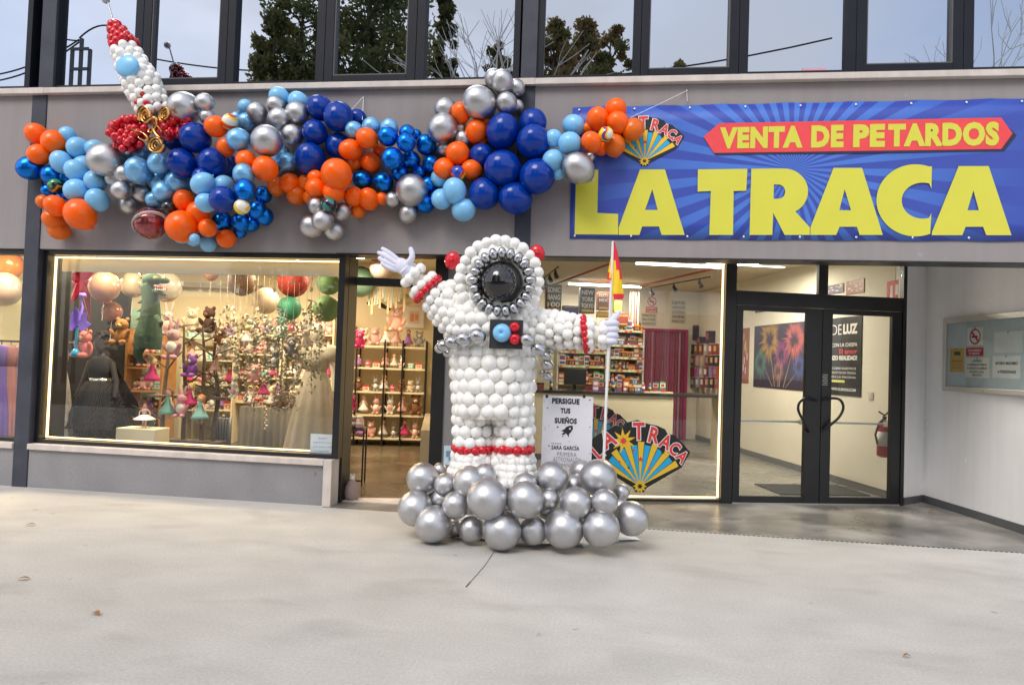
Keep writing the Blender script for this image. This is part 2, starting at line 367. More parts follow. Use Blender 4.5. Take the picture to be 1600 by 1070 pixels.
# plinths with their cream tops
for x0, x1 in ((-9.6, PX1[0]-.001), (PX1[1]+.001, -2.872)):
    part('plinth', MB().box((x0, 7.0, -.02), (x1, 7.2, .425)), M['plinth'])
    part('plinth_top', MB().box((x0, 6.965, .427), (x1-(0 if x0 < -9 else 0), 7.22, .49)), M['sill'], bev=.005)
part('plinth_end', MB().box((-2.87, 6.965, -.02), (-2.776, 7.18, .49)), M['sill'], bev=.005)
part('threshold', MB().slab([(-2.79, 7.25, 0), (-1.2, 7.28, 0), A.W(1.7, 0, .02), A.W(-.05, 0, .02)], (0, 0, .012)), M['sill'])

# shared pieces
def black(*boxes, par=None, name='frame', bev=.003, pl=A):
    mb = MB()
    for b in boxes: mb.pbox(pl, *b)
    return mb.build(name, M['black'], par or B, bev)
LED = emis('led_strip_light', (1, .66, .30), 2.3)
TUBE = emis('tube_lamp_light', (1, .93, .80), 6)
# ---- display window on the front plane (left shop)
dx0, dx1, dz0, dz1 = -6.31, -2.825, .535, 2.645
dw = MB().box((PX1[1]+.001, 7.06, .492), (dx0, 7.18, 2.698)).box((dx1, 7.06, .492), (-2.752, 7.18, 2.698)).box((dx0, 7.062, .492), (dx1, 7.18, dz0)).box((dx0, 7.062, dz1), (dx1, 7.18, 2.698)).build('display_window', M['black'], B, .004)
MB().box((dx0, 7.12, dz0), (dx1, 7.13, dz1)).build('pane', M['glass'], dw)
ls = MB(); e = .013
ls.box((dx0+.012, 7.15, dz0+.01), (dx0+.012+e*1.2, 7.17, dz1-.01)).box((dx0+.04, 7.15, dz0+.01), (dx1-.01, 7.17, dz0+.01+e)).box((dx0+.04, 7.15, dz1-.025), (dx1-.01, 7.17, dz1-.025+e)).box((dx1-.025, 7.15, dz0+.04), (dx1-.025+e, 7.17, dz1-.04))
ls.build('light_strip', LED, dw)
part('window_valance', MB().box((dx0+.03, 7.24, 2.475), (dx1-.02, 7.27, 2.63)), M['cream'])
# neighbouring display window to the far left
nw = MB().box((-8.6, 7.06, .492), (-8.5, 7.18, 2.698)).box((PX1[0]-.06, 7.06, .492), (PX1[0]-.001, 7.18, 2.698)).box((-8.5, 7.062, .492), (PX1[0]-.06, 7.18, .535)).box((-8.5, 7.062, 2.64), (PX1[0]-.06, 7.18, 2.698)).build('display_window', M['black'], B, .004)
MB().box((-8.5, 7.12, .535), (PX1[0]-.06, 7.13, 2.64)).build('pane', M['glass'], nw)
# pillar flank behind the steel pillar
part('pillar', MB().box((PX1[0], 7.302, -.02), (PX1[1], 7.5, 3.19)), M['black'])

# ---- left shop door on the slanting plane
uL = 0.0; uR, _ = A.hit(674, 600); uG, _ = A.hit(694, 600); uW, _ = A.hit(833, 560); uP0 = A.hit(1129, 600)[0]; uP1 = A.hit(1146, 600)[0]
mb = MB().pbox(A, -.10, uL, 0, 3.0, .03, -.03).box((-2.795, 7.19, .0), (-2.752, 7.45, 2.698))
dfo = mb.build('shop_door', M['black'], B, .003)
black((uR, uG, 0, 3.0, .035, -.06), (uL+.001, uR-.001, 2.405, 2.495, .03, -.03), par=dfo)
MB().pbox(A, uL+.001, uR-.001, 2.497, 2.95, .004, -.004).build('pane', M['glass'], dfo)
lk = MB().pbox(A, -.085, -.025, 1.26, 1.34, .05, .031).pbox(A, -.075, -.035, 1.38, 1.46, .045, .031).tube([A.W(-.055, 1.43, .05), A.W(-.055, 1.43, .08), A.W(-.02, 1.47, .085)], .009, 8)
lk.build('lock', flat((.55, .57, .6), .35, .6), dfo)
part('wall', MB().pbox(A, uG+.001, uW-.055, 0, 3.0, .02, -.12), mat('wall_grey', (.24, .24, .25), .8, var=.06))
# ---- right shop: large glass and double door
gf = MB().pbox(A, uW-.053, uW, 0, 3.0, .03, -.03).pbox(A, uP0, uP1, 0, 3.0, .03, -.03).pbox(A, uW+.001, uP0-.001, 0.012, .045, .028, -.03).pbox(A, uW+.001, uP0-.001, 2.95, 3.0, .028, -.03).build('shop_window', M['black'], B, .003)
MB().pbox(A, uW, uP0, .045, 2.95, .004, -.004).build('pane', M['glass'], gf)
ls = MB().pbox(A, uP0-.028, uP0-.010, .06, 2.94, -.015, -.03).pbox(A, uW+.02, uP0-.04, .052, .068, -.015, -.03).pbox(A, uW+.01, uW+.03, .07, 2.94, -.015, -.03)
ls.build('light_strip', LED, gf)
dA = [A.hit(x, 620)[0] for x in (1146, 1157, 1256, 1281, 1297, 1390, 1409)]
tA = [A.hit(x, 430)[0] for x in (1150, 1271, 1289, 1403)]
ef = MB().pbox(A, dA[6]-.025, dA[6]+.02, 0, 3.0, .04, -.04).pbox(A, dA[0]+.001, dA[6]-.026, 2.375, 2.545, .03, -.03).pbox(A, (dA[3]-.06), (dA[3]+.06), 2.546, 3.0, .03, -.03).pbox(A, dA[0]+.001, dA[3]-.061, 2.95, 3.0, .028, -.03).pbox(A, dA[3]+.061, dA[6]-.026, 2.95, 3.0, .028, -.03).build('entrance_door', M['black'], B, .003)
MB().pbox(A, dA[0], dA[3]-.06, 2.546, 2.95, .004, -.004).pbox(A, dA[3]+.06, dA[6]-.026, 2.546, 2.95, .004, -.004).build('transom_pane', M['glass'], ef)
for j, (a, b, g0, g1) in enumerate(((dA[0]+.004, dA[3]-.004, dA[1], dA[2]), (dA[3]+.004, dA[6]-.03, dA[4], dA[5]))):
    lf = MB().pbox(A, a, g0, .014, 2.37, .028, -.028).pbox(A, g1, b, .014, 2.37, .028, -.028).pbox(A, g0+.0005, g1-.0005, .014, .09, .027, -.027).pbox(A, g0+.0005, g1-.0005, 2.31, 2.37, .027, -.027).build('door_leaf', M['black'], ef, .003)
    MB().pbox(A, g0, g1, .09, 2.31, .004, -.004).build('pane', M['glass'], ef)
    MB().pbox(A, a-.002, b+.002, .002, .014, .034, -.034).build('door_saddle', flat((.5, .5, .48), .4, .7), ef)
    hz = [(352, 752), (322, 712), (300, 668), (301, 640), (318, 621), (345, 616), (383, 626)] if j == 0 else [(400, 750), (430, 720), (462, 690), (478, 655), (468, 626), (440, 616), (404, 624)]
    pts = []
    for q, (x, y) in enumerate(hz):
        u, z = A.hit(1130+x/2.547, 380+y/2.547, .09); pts.append(A.W(u, z, .09 if 0 < q < 6 else .03))
    sm = []
    for q in range(len(pts)-1):
        p0 = pts[max(q-1, 0)]; p1 = pts[q]; p2 = pts[q+1]; p3 = pts[min(q+2, len(pts)-1)]
        for t in (0, .25, .5, .75):
            sm.append(.5*((2*p1)+(-p0+p2)*t+(2*p0-5*p1+4*p2-p3)*t*t+(-p0+3*p1-3*p2+p3)*t**3))
    sm.append(pts[-1])
    MB().tube(sm, .016, 10).build('handle', M['black'], ef)
    MB().tube([A.W(g0-.02, .98, -.10), A.W(g1+.02, .98, -.10)], .013, 10).pbox(A, g0-.03, g0-.0, .95, 1.01, -.029, -.11).pbox(A, g1+.0, g1+.03, .95, 1.01, -.029, -.11).build('push_bar', flat((.62, .63, .62), .35, .5), ef)
lb = MB().pbox(A, dA[4]-.135, dA[4]-.045, 1.43, 1.60, .0305, .029)
st = lb.build('sticker', flat((.03, .03, .03)), ef)
tb = MB()
for q in range(6): tb.pbox(A, dA[4]-.125+.01*(q % 2), dA[4]-.055, 1.445+q*.024, 1.452+q*.024, .0315, .0306)
tb.build('sticker_print', flat((.7, .7, .7)), st)

# ---- recess: white return wall, ceiling
R1 = VP((3.86, 9.22), (4.12, 9.33)); WB = VP((4.12, 9.33), (4.47, 7.02))
WR = mat('white_render', (.86, .86, .87), .75, var=.06, vs=1.3, bump=.08, bs=60); streaks(WR, .03)
part('entrance_wall', MB().slab([(*A.W(6.722, 0, -.005)[:2], 0), (4.12, 9.30, 0), (4.47, 7.255, 0), (4.75, 7.255, 0), (4.75, 9.7, 0), (3.77, 9.7, 0)], (0, 0, 2.998)), WR)
part('baseboard', MB().slab([(3.765, 8.99, .003), (4.112, 9.288, .003), (4.458, 7.258, .003), (4.4705, 7.258, .003), (4.1205, 9.3005, .003), (3.757, 9.003, .003)], (0, 0, .09)), flat((.10, .105, .115), .5))
part('entrance_ceiling', MB().slab([(-2.83, 7.255, 3.001), (4.75, 7.255, 3.001), (4.75, 9.7, 3.001), A.W(6.72, 3.001, .0), A.W(-.1, 3.001, .0)], (0, 0, .1)), M['white'])
part('lintel_trim', MB().box((-2.84, 6.995, 2.685), (6.4, 7.26, 2.699)), M['black'])
# drain channel
dr = MB().box((-1.9, 6.90, -.003), (4.9, 6.928, .0035)); 
for q in range(150): dr.box((-1.86+q*.045, 6.879, .0005), (-1.838+q*.045, 6.899, .0032), 1)
dro = dr.build('drain_channel', [flat((.30, .30, .29), .5, .5), flat((.03, .03, .03))], B)

# ---- interiors -------------------------------------------------------
def quadfloor(name, pts, m, z=0.0, up=True):
    return part(name, MB().slab([(p[0], p[1], z-.02) for p in pts], (0, 0, .02)), m)
nL = 5.25
wl = lambda s_, n_: (A.W(s_, 0, -n_).x, A.W(s_, 0, -n_).y)
quadfloor('shop_floor', [(-11.7, 7.22), (-2.86, 7.22), wl(-.06, .031), wl(1.04, .031), wl(1.04, nL+.1), wl(-8.4, nL+.1)], M['lfloor'])
quadfloor('shop_floor', [wl(1.16, .031), wl(6.84, .031), wl(6.84, 7.1), wl(1.16, 7.1)], M['rfloor'])
part('back_wall', MB().pbox(A, -8.4, 1.04, 0, 3.2, -nL, -nL-.1), M['cream'])
part('back_wall', MB().pbox(A, 1.16, 6.84, 0, 3.3, -7.0, -7.1), M['pale'])
part('partition_wall', MB().pbox(A, 1.042, 1.158, 0, 3.3, -.125, -7.1), M['cream'])
part('inner_wall', MB().pbox(A, 6.80, 6.95, 0, 3.3, -.32, -7.1), M['pale'])
part('inner_wall', MB().box((-9.3, 7.26, 0), (-9.2, 12, 3.2)), M['cream'])
part('shop_ceiling', MB().slab([(-11.7, 7.26, 3.201), (-2.6, 7.26, 3.201), (*wl(1.04, .1), 3.201), (*wl(1.04, nL+.1), 3.201), (*wl(-8.4, nL+.1), 3.201)], (0, 0, .1)), M['ceil'])
part('shop_ceiling', MB().slab([(*wl(1.16, .06), 3.301), (*wl(6.84, .06), 3.301), (*wl(6.84, 7.1), 3.301), (*wl(1.16, 7.1), 3.301)], (0, 0, .1)), M['ceil'])
part('shopfront_header', MB().pbox(A, -.1, 6.9, 3.11, 3.45, -.0, -.05), M['ceil'])
part('skirting', MB().pbox(A, 6.785, 6.7995, .001, .10, -.08, -6.99), flat((.16, .16, .16)))
# lamps
def lamp_area(name, loc, sx, sy, en, col=(1, .90, .74), parent=None, rz=TH):
    l = bpy.data.lights.new(name, 'AREA'); l.shape = 'RECTANGLE'; l.size = sx; l.size_y = sy; l.energy = en; l.color = col
    o = bpy.data.objects.new(name, l); COL.objects.link(o); o.location = loc; o.rotation_euler = (0, 0, rz)
    if parent: o.parent = parent; o.location = Vector(loc)-Vector(parent.location); o.rotation_euler = (0, 0, rz-parent.rotation_euler[2])
    return o
def tube_lamp(s0, s1, n_, z, label):
    c = AW((s0+s1)/2, n_, z); t = empty('tube_lamp', c, label, 'ceiling lamp', 'tube lamps of the right shop')
    MB().tube([AW(s0+.02, n_, z-.03), AW(s1-.02, n_, z-.03)], .022, 10).build('tube', TUBE, t)
    MB().pbox(A, s0, s1, z-.008, z+.03, -n_+.04, -n_-.04).build('housing', M['white'], t)
    lamp_area('tube_light', AW((s0+s1)/2, n_, z-.07), s1-s0, .08, 40, parent=t)
def ceil_pt(x, y, z):
    g = G(x, y, z); r = g-A.p; r.z = 0; return A.t.dot(r), A.n.dot(r)
a = ceil_pt(992, 409, 3.24); b = ceil_pt(1128, 416, 3.24); tube_lamp(a[0], b[0], (a[1]+b[1])/2, 3.25, 'bright long tube lamp nearest the glass, top right of the shop window')
a = ceil_pt(890, 440, 3.24); b = ceil_pt(998, 449, 3.24); tube_lamp(a[0], b[0], min((a[1]+b[1])/2, 6.6), 3.25, 'bright tube lamp above the product shelves, farther back behind the flag')
tube_lamp(5.0, 6.3, 2.2, 3.25, 'tube lamp on the ceiling behind the double entrance door')
def panel_lamp(s_, n_, label, en=34, z=3.2, col=(1, .80, .52)):
    c = AW(s_, n_, z); t = empty('ceiling_lamp', c, label, 'ceiling lamp', 'ceiling lamps of the left shop')
    MB().lathe(AW(s_, n_, z-.04), [(.07, 0), (.09, .012), (.09, .0395)], 0, 20).build('rim', M['white'], t)
    MB().lathe(AW(s_, n_, z-.046), [(.005, 0), (.065, .0), (.066, .005)], 0, 20).build('diffuser', emis('lamp_diffuser', (1, .85, .6), 14), t)
    lamp_area('lamp_light', AW(s_, n_, z-.08), .5, .5, en, col=col, parent=t)
s_, n_ = ceil_pt(563, 404, 3.15)
panel_lamp(s_, n_, 'round ceiling spot glowing in the glass above the left shop door')
for q, (s_, n_) in enumerate(((-1.6, 1.6), (-3.2, 1.2), (-1.4, 3.6), (-3.4, 3.4), (-5.2, 2.6))):
    panel_lamp(s_, n_, 'round ceiling spot of the left shop, ' + ('front right', 'front left', 'rear right', 'rear left', 'far left')[q] , 40)
# ceiling unit over the doors
c = ceil_pt(1210, 410, 3.25); t = MB().pbox(A, c[0]-.22, c[0]+.22, 3.2, 3.298, -c[1]+.08, -c[1]-.08).build('emergency_lamp', M['white'], org=AW(c[0], c[1], 3.3), bev=.02)
tag(t, 'white emergency light fitting on the ceiling behind the door transom', 'emergency lamp')
# sprinkler pipes
def cp(x, y, z=3.22): return G(x, y, z)
RED = flat((.40, .06, .035), .45)
p1 = MB().tube([cp(846, 452), cp(975, 404)], .022, 8).build('sprinkler_pipe', RED, org=cp(900, 430)); tag(p1, 'red sprinkler pipe on the ceiling running up to the right behind the helmet', 'pipe', 'red ceiling pipes')
p1 = MB().tube([cp(1000, 447), cp(1118, 419)], .022, 8).build('sprinkler_pipe', RED, org=cp(1060, 430)); tag(p1, 'red sprinkler pipe on the ceiling right of the flag, below the long tube lamp', 'pipe', 'red ceiling pipes')
def rail(pts, label):
    t = empty('spot_rail', pts[0], label, 'lamp rail', 'black spot rails')
    MB().tube(pts, .012, 8).build('rail', M['black'], t)
    for q in range(3):
        p = pts[0].lerp(pts[-1], .15+.35*q); MB().tube([p, p+Vector((0, 0, -.07)), p+Vector((.03, -.04, -.14))], [.008, .03, .038], 10).build('spot', M['black'], t)
rail([cp(848, 436, 3.1), cp(872, 417, 3.1)], 'short black rail with spots under the ceiling right of the helmet')
rail([cp(1004, 452, 3.1), cp(1112, 432, 3.1)], 'long black rail with spots under the ceiling near the right end of the shop window')
# ------------------------------------------------------------------ balloons
rnd = random.Random(7)
def balloon_mat(name, col, rough, metal=0., coat=0., var=.05, sss=0.):
    m = mat(name, col, rough, metal, var=var, vs=4, coat=coat, sss=sss, spec=.38); return m
BM = {
 'O': balloon_mat('orange_latex', (1.0, .135, .002), .28, coat=.05, var=.06),
 'o': balloon_mat('amber_orange_latex', (.80, .15, .004), .28, coat=.15, var=.06),
 'D': balloon_mat('navy_latex', (.0, .036, .31), .17, coat=.0, var=.05),
 'L': balloon_mat('light_blue_latex', (.22, .55, .88), .33, coat=.25, var=.04),
 'P': balloon_mat('pearl_blue_latex', (.22, .52, .86), .3, .5, coat=.1),
 'B': balloon_mat('chrome_blue_latex', (.003, .17, .68), .27, .85, coat=.1),
 'S': balloon_mat('chrome_silver_latex', (.56, .56, .575), .42, 1., var=.06),
 'C': balloon_mat('bright_chrome_latex', (.50, .51, .53), .2, 1., var=.06),
 'W': balloon_mat('white_latex', (.93, .92, .89), .30, coat=.1, var=.03, sss=.4),
 'R': balloon_mat('red_latex', (.62, .004, .018), .22, coat=.5),
 'K': balloon_mat('black_latex', (.006, .006, .008), .05, coat=1.),
 'G': balloon_mat('gold_foil', (.90, .50, .16), .25, 1.),
}
def marble(name, cols):
    m, t, b = nodes(name); tc = t.nodes.new('ShaderNodeTexCoord'); n = t.nodes.new('ShaderNodeTexNoise')
    n.inputs['Scale'].default_value = 1.6; n.inputs['Detail'].default_value = 1; n.inputs['Distortion'].default_value = 2.4
    r = t.nodes.new('ShaderNodeValToRGB'); r.color_ramp.interpolation = 'CONSTANT'
    els = r.color_ramp.elements; k = len(cols)
    els[0].position = 0; els[0].color = (*cols[0], 1); els[1].position = .34; els[1].color = (*cols[1], 1)
    for i in range(2, k):
        e = els.new(.34+.32*(i-1)/(k-1)); e.color = (*cols[i], 1)
    t.links.new(tc.outputs['Object'], n.inputs['Vector']); t.links.new(n.outputs['Fac'], r.inputs[0]); t.links.new(r.outputs[0], b.inputs['Base Color'])
    b.inputs['Roughness'].default_value = .15; b.inputs['Coat Weight'].default_value = .5; return m
Yl, Rd, Bl, Bk, Wh = (.85, .62, .02), (.7, .05, .02), (.01, .05, .4), (.01, .01, .012), (.85, .82, .75)
BM['M'] = marble('marbled_latex', [Bk, Yl, Bl, Rd, Yl, Wh])
BM['m'] = marble('yellow_marbled_latex', [Rd, Yl, Yl, Wh, Yl, Yl])
BM['k'] = marble('dark_marbled_latex', [Bk, Bk, (.05, .3, .1), Bk, (.8, .3, .02), Bk])
BM['g'] = marble('green_marbled_latex', [Yl, (.02, .2, .2), Bk, (.02, .25, .22), Yl, (.02, .2, .3)])
BME = {}
for k, m in BM.items():
    mb = MB(); sg, rg = (28, 18)
    mb.ell((0, 0, 0), (1, 1, 1.06), 0, sg, rg, drop=.16)
    mb.lathe((0, 0, -1.14), [(.02, .09), (.05, .05), (.11, -.03), (.10, -.04)], 0, 8)
    o = mb.build('balloon', m); BME[k] = o.data; bpy.data.objects.remove(o)
for k, (sg, rg) in {'w': (14, 9), 'r': (14, 9)}.items():
    mb = MB(); mb.ell((0, 0, 0), 1, 0, sg, rg); o = mb.build('balloon', BM[k.upper()]); BME[k] = o.data; bpy.data.objects.remove(o)

raw = []
def Z(sc, ox, oy, s):     # lists traced as colour, x, y, radius
    for it in s.split(';'):
        it = it.strip()
        if not it: continue
        c, x, y, r = it.split(); raw.append((c, ox+float(x)/sc, oy+float(y)/sc, float(r)/sc*1.05))
Z(2.675, 0, 0, '''P 668 760 50;L 283 566 38;L 400 625 42;B 275 745 36;B 205 800 32;B 270 825 34;L 355 695 48;B 130 702 54;B 215 732 46;O 153 562 46;O 226 594 54;O 165 645 46;
L 326 618 48;L 258 680 48;L 320 716 48;L 400 757 48;L 318 797 53;L 408 838 51;k 231 777 32;o 182 843 32;o 248 962 45;o 225 918 46;O 337 897 67;O 234 862 46;S 480 750 40;S 528 655 28;S 520 730 42;
S 592 806 42;S 537 857 40;S 506 795 42;P 700 700 40;P 690 800 44;P 742 765 50;P 648 835 38;S 447 668 75;P 588 645 48;P 577 715 56;P 668 680 50;P 685 798 46;D 735 583 52;D 763 685 64;D 818 577 66;
S 774 453 70;O 770 840 46;L 810 1000 32;L 760 980 40;k 708 868 34;O 830 890 50;O 760 947 72''')
Z(3.5675, 300, 100, '''P 250 300 35;D 200 570 62;D 115 555 84;D 60 640 60;S 85 295 47;S 72 215 52;L 300 243 46;P 300 325 54;O 135 350 62;M 210 323 46;O 190 465 54;L 488 190 60;L 595 217 60;P 500 500 50;P 450 560 50;P 537 550 56;P 262 423 66;
S 468 230 52;S 590 278 64;S 365 275 58;S 482 308 62;S 563 395 57;D 925 305 52;D 715 248 72;D 685 382 72;D 815 455 74;D 817 293 86;S 418 430 90;o 590 730 60;o 470 685 54;o 640 660 50;O 545 665 60;O 300 537 58;O 408 585 74;D 660 532 90;
P 290 620 62;L 180 680 60;L 60 667 64;L 80 775 57;B 330 890 48;B 270 935 38;B 405 850 52;B 398 730 50;B 298 705 64;B 365 813 56;B 275 885 57;B 172 878 57;D 172 755 78;m 278 797 46;L 92 1000 50;L 15 975 32;O 88 915 52;O 192 973 55;
P 905 370 50;P 1000 350 54;P 1100 362 54;B 1250 395 32;B 1200 385 48;O 1045 480 38;B 1160 610 50;B 1265 605 40;B 1220 535 52;B 1093 405 57;B 1307 453 58;B 1195 440 54;B 1117 527 62;B 1335 560 50;B 1320 675 50;B 1300 780 54;B 1065 658 58;
o 910 555 48;O 885 478 60;O 977 415 58;O 995 548 58;B 950 645 56;o 925 820 42;O 1060 750 36;O 690 640 48;o 660 745 42;O 985 755 60;O 900 740 57;O 692 695 57;O 790 715 60;O 808 617 88;
S 693 790 48;S 838 825 52;S 668 908 64;S 798 930 56;S 730 872 60;g 765 785 45;S 1120 757 46;S 1205 838 54;S 1225 705 90''')
Z(3.5675, 600, 80, '''S 335 550 42;S 425 435 42;S 440 490 48;S 345 325 64;S 740 310 40;S 615 155 56;S 740 207 48;S 658 177 64;S 685 295 60;O 565 400 45;O 540 495 42;O 430 345 57;S 535 292 92;O 515 450 62;S 330 430 84;
D 830 400 78;D 540 585 68;D 735 820 90;D 660 450 94;D 560 795 90;D 835 510 96;D 852 700 98;D 665 655 100;B 300 820 46;L 310 710 50;L 322 825 58;L 443 885 66;L 393 780 68;O 335 655 60;O 490 662 57;O 412 568 64;M 412 680 42;
L 970 680 38;L 945 485 48;L 1055 415 60;L 945 610 62;L 1035 515 64;o 1130 430 30;O 1210 540 42;S 1150 590 28;o 1390 437 62;O 1292 325 58;O 1155 510 58;o 1283 527 60;O 1190 380 62;O 1305 400 58;M 1235 465 42;S 1085 655 86''')
# settle depth: each one lies against the wall or in front of what it overlaps
pl = []
for c, x, y, r in raw:
    y0 = 6.72; rr = r*6.75/FPX
    dep = 7.0-rr*1.15
    for c2, X2, Y2, r2, d2 in pl:
        dd = sqrt((x-X2)**2+(y-Y2)**2)
        if dd < (r+r2)*.96:
            need = sqrt(max(0, ((r+r2)*.62)**2-(dd*.75)**2))*6.6/FPX
            dep = min(dep, d2-need*.62)
    dep = max(dep, 6.28+rr*.3)
    pl.append((c, x, y, r, dep))
gl = empty('balloon_garland', (-3.6, 6.7, 2.8), 'long garland of orange, blue and silver balloons strung across the grey wall', 'balloon garland')
order = sorted(pl, key=lambda q: -q[3]); big = set(id(q) for q in order[:100])
rest = MB()
for q in pl:
    c, x, y, r, dep = q; p = Q(x, y, dep); rr = r*(dep)/FPX*1.0
    rot = Euler((pi/2+rnd.uniform(-1.1, 1.0), rnd.uniform(-.9, .9), rnd.uniform(-.9, .9)))
    sc = (rr*rnd.uniform(.95, 1.0), rr*rnd.uniform(.95, 1.0), rr*rnd.uniform(1.0, 1.07))
    if id(q) in big: inst(BME[c], 'balloon', p, parent=gl, rot=rot, sc=sc)
    else:
        mi = 'OoDLPBSMmkg'.index(c); rest.ell(p, sc, mi, 22, 14, rot=rot, drop=.1)
o = rest.build('smaller_balloons', [BM[k] for k in 'OoDLPBSMmkg'], gl); o['kind'] = 'stuff'
# strings that hold the garland
s1 = MB().tube([Q(568, 151, 6.99), Q(549, 172, 6.75)], .003, 5).tube([Q(568, 151, 6.99), Q(566, 188, 6.8)], .003, 5)
s1.build('string', M['white'], gl)
MB().tube([Q(1073, 142, 6.99), Q(1030, 163, 6.9), Q(985, 184, 6.7)], .003, 5).tube([Q(1073, 142, 6.99), Q(1074, 158, 6.97)], .003, 5).build('string', M['white'], gl)
MB().lathe(Q(1073, 142, 6.99), [(.008, -.01), (.008, .01)], 0, 8).build('hook', M['white'], gl)

# ------------------------------------------------------------------ astronaut of woven balloons
AY = 6.32
def q3(x, y, dy=0.): return Q(x, y, AY+dy)
PXM = FPX/AY
ast = empty('balloon_astronaut', G(772, 800), 'life size astronaut made of small white balloons, one arm raised, holding a flag pole', 'balloon figure')
arng = random.Random(3)
def tube_balls(mb, p0, p1, r0, r1, br, mi=0, rows=None, back=1.0, flat_y=1.0, skip=None, br1=None, side=None):
    p0 = Vector(p0); p1 = Vector(p1); ax = p1-p0; Lh = ax.length; t = ax.normalized()
    ref = Vector((0, -1, 0)); ref = (ref-t*ref.dot(t)).normalized(); b = t.cross(ref)
    rows = rows or max(2, int(Lh/(br*1.62))+1)
    for i in range(rows):
        k = i/(rows-1) if rows > 1 else 0; R_ = r0+(r1-r0)*k; rb = br+((br1 or br)-br)*k
        n = max(5, int(2*pi*R_/(rb*1.85)))
        for j in range(n):
            a = 2*pi*(j+.5*(i % 2))/n
            pos = p0+ax*k+ref*cos(a)*R_*flat_y+b*sin(a)*R_
            if skip and skip(pos): continue
            rr = rb*arng.uniform(1.02, 1.27)
            mb.ell(pos+Vector([arng.uniform(-.16, .16)*rb for _ in range(3)]), (rr, rr, rr*1.02), mi, 14, 9)
def P_(n): return n/PXM
# torso
mb = MB(); tube_balls(mb, q3(770, 640), q3(771, 566), P_(55), P_(59.5), P_(10.4), flat_y=.8)
tube_balls(mb, q3(771, 549), q3(771, 500), P_(58), P_(64), P_(9.6), flat_y=.8)
tube_balls(mb, q3(774, 490), q3(776, 470), P_(66), P_(56), P_(9), rows=3, flat_y=.75)
LIN = mat('lining', (.80, .77, .70), .8)
mb.tube([q3(770, 652), q3(771, 560), q3(772, 500), q3(776, 470)], [P_(47), P_(50), P_(52), P_(46)], 24, 1)
mb.build('torso', [BM['W'], LIN], ast)
mb = MB()
core = MB()
# legs
def leg(x, y0, y1, r):
    m = MB(); tube_balls(m, q3(x, y0), q3(x, y1), P_(r), P_(r), P_(8.6)); return m
for (xa, xb) in ((739, 741), (802, 803)):
    l = leg(xa, 655, 690, 24.5); tube_balls(l, q3(xa, 712), q3(xa, 720), P_(25), P_(27), P_(9), rows=2)
    # foot pushing forwards
    fy = 735 if xa < 760 else 738; fx_ = xa-3 if xa < 760 else xa+2
    for i in range(4):
        for j in range(7):
            a = pi*j/6; rr = P_(33-4*i)
            l.ell(q3(fx_, fy-8+i*1.0, -.04)+Vector((cos(a)*rr, -.20*sin(a)*(1.25-.2*i), .065*i-.12)), P_(10), 0, 14, 9)
    for j in range(10):
        a = pi*2*j/10; l.ell(q3(fx_, fy+8)+Vector((cos(a)*P_(32), -.12+.2*sin(a), -.02)), P_(10.5), 0, 14, 9)
    l.tube([q3(xa, 652), q3(xa, 735)], P_(20), 16, 1)
    lo = l.build('leg', [BM['W'], LIN], ast)
    n = 15; ban = MB()
    for j in range(n):
        a = 2*pi*j/n; ban.ell(q3(xa, 700)+Vector((cos(a)*P_(27.5), sin(a)*P_(27.5), arng.uniform(-.006, .006))), P_(7.6), 0, 14, 9)
    ban.build('red_band', BM['R'], lo)
# helmet: ball shell round a frame, open at the visor
hc = q3(779, 442, .02); rx, rz_ = P_(60), P_(60); face = (Vector((0, 0, EYE))-hc); face.z = 0; face = (face.normalized()+Vector((.03, 0, 0))).normalized()
hm = MB(); N = 150
for i in range(N):
    zz = 1-2*(i+.5)/N; a = i*2.39996323; rr = sqrt(1-zz*zz); d = Vector((rr*cos(a), rr*sin(a), zz))
    if d.dot(face) > .80 or zz < -.86: continue
    hm.ell(hc+Vector((d.x*rx, d.y*rx*.92, d.z*rz_)), P_(10.2)*arng.uniform(.93, 1.08), 0, 14, 9)
# edge bumps of the hood
for i in range(26):
    a = 2*pi*i/26; rt_ = Vector((-face.y, face.x, 0)).normalized()
    hm.ell(hc+face*P_(34)+rt_*cos(a)*P_(60)+Vector((0, 0, sin(a)*P_(61))), P_(9.5)*arng.uniform(.9, 1.1), 0, 14, 9)
hmo = hm.build('helmet', BM['W'], ast)
inner = MB().ell(hc, (rx*.9, rx*.8, rz_*.9), 0, 20, 14); inner.build('helmet_lining', LIN, hmo)
rc = q3(784, 441, -.34); rt_ = Vector((1, .05, 0)).normalized()
ring = holder('visor_ring', ast)
for i in range(21):
    a = 2*pi*i/21+.1; rad = P_(43)
    p = rc+rt_*cos(a)*rad+Vector((0, 0, sin(a)*rad*1.02))
    m = MB(); rad_dir = (rt_*cos(a)+Vector((0, 0, sin(a)))).normalized(); tan_d = rad_dir.cross(Vector((0, -1, 0))).normalized()
    R3 = Matrix((rad_dir, tan_d, rad_dir.cross(tan_d))).transposed()
    m.ell(p, (P_(9.8), P_(6.6), P_(8)), 0, 16, 11, rot=R3); m.build('balloon', BM['C'], ring)
vz = MB().ell(q3(780, 441, -.36), (P_(26.5), P_(24), P_(27)), 0, 36, 24); vo = vz.build('visor', BM['K'], ast)
MB().lathe((0, 0, 0), [(P_(22), -.01), (P_(33), .0), (P_(36), .02), (P_(36), .05), (P_(22), .05)], 0, 30)
m = MB(); vs = []; c0 = q3(781, 441, -.30); 
prof = [(P_(24), 0), (P_(31), .0), (P_(34), .03), (P_(34), .06), (P_(24), .06)]; n = 32; vv = []; ff = []
for r_, d_ in prof:
    for k in range(n):
        a = 2*pi*k/n; vv.append(c0+Vector((cos(a)*r_, d_, sin(a)*r_)))
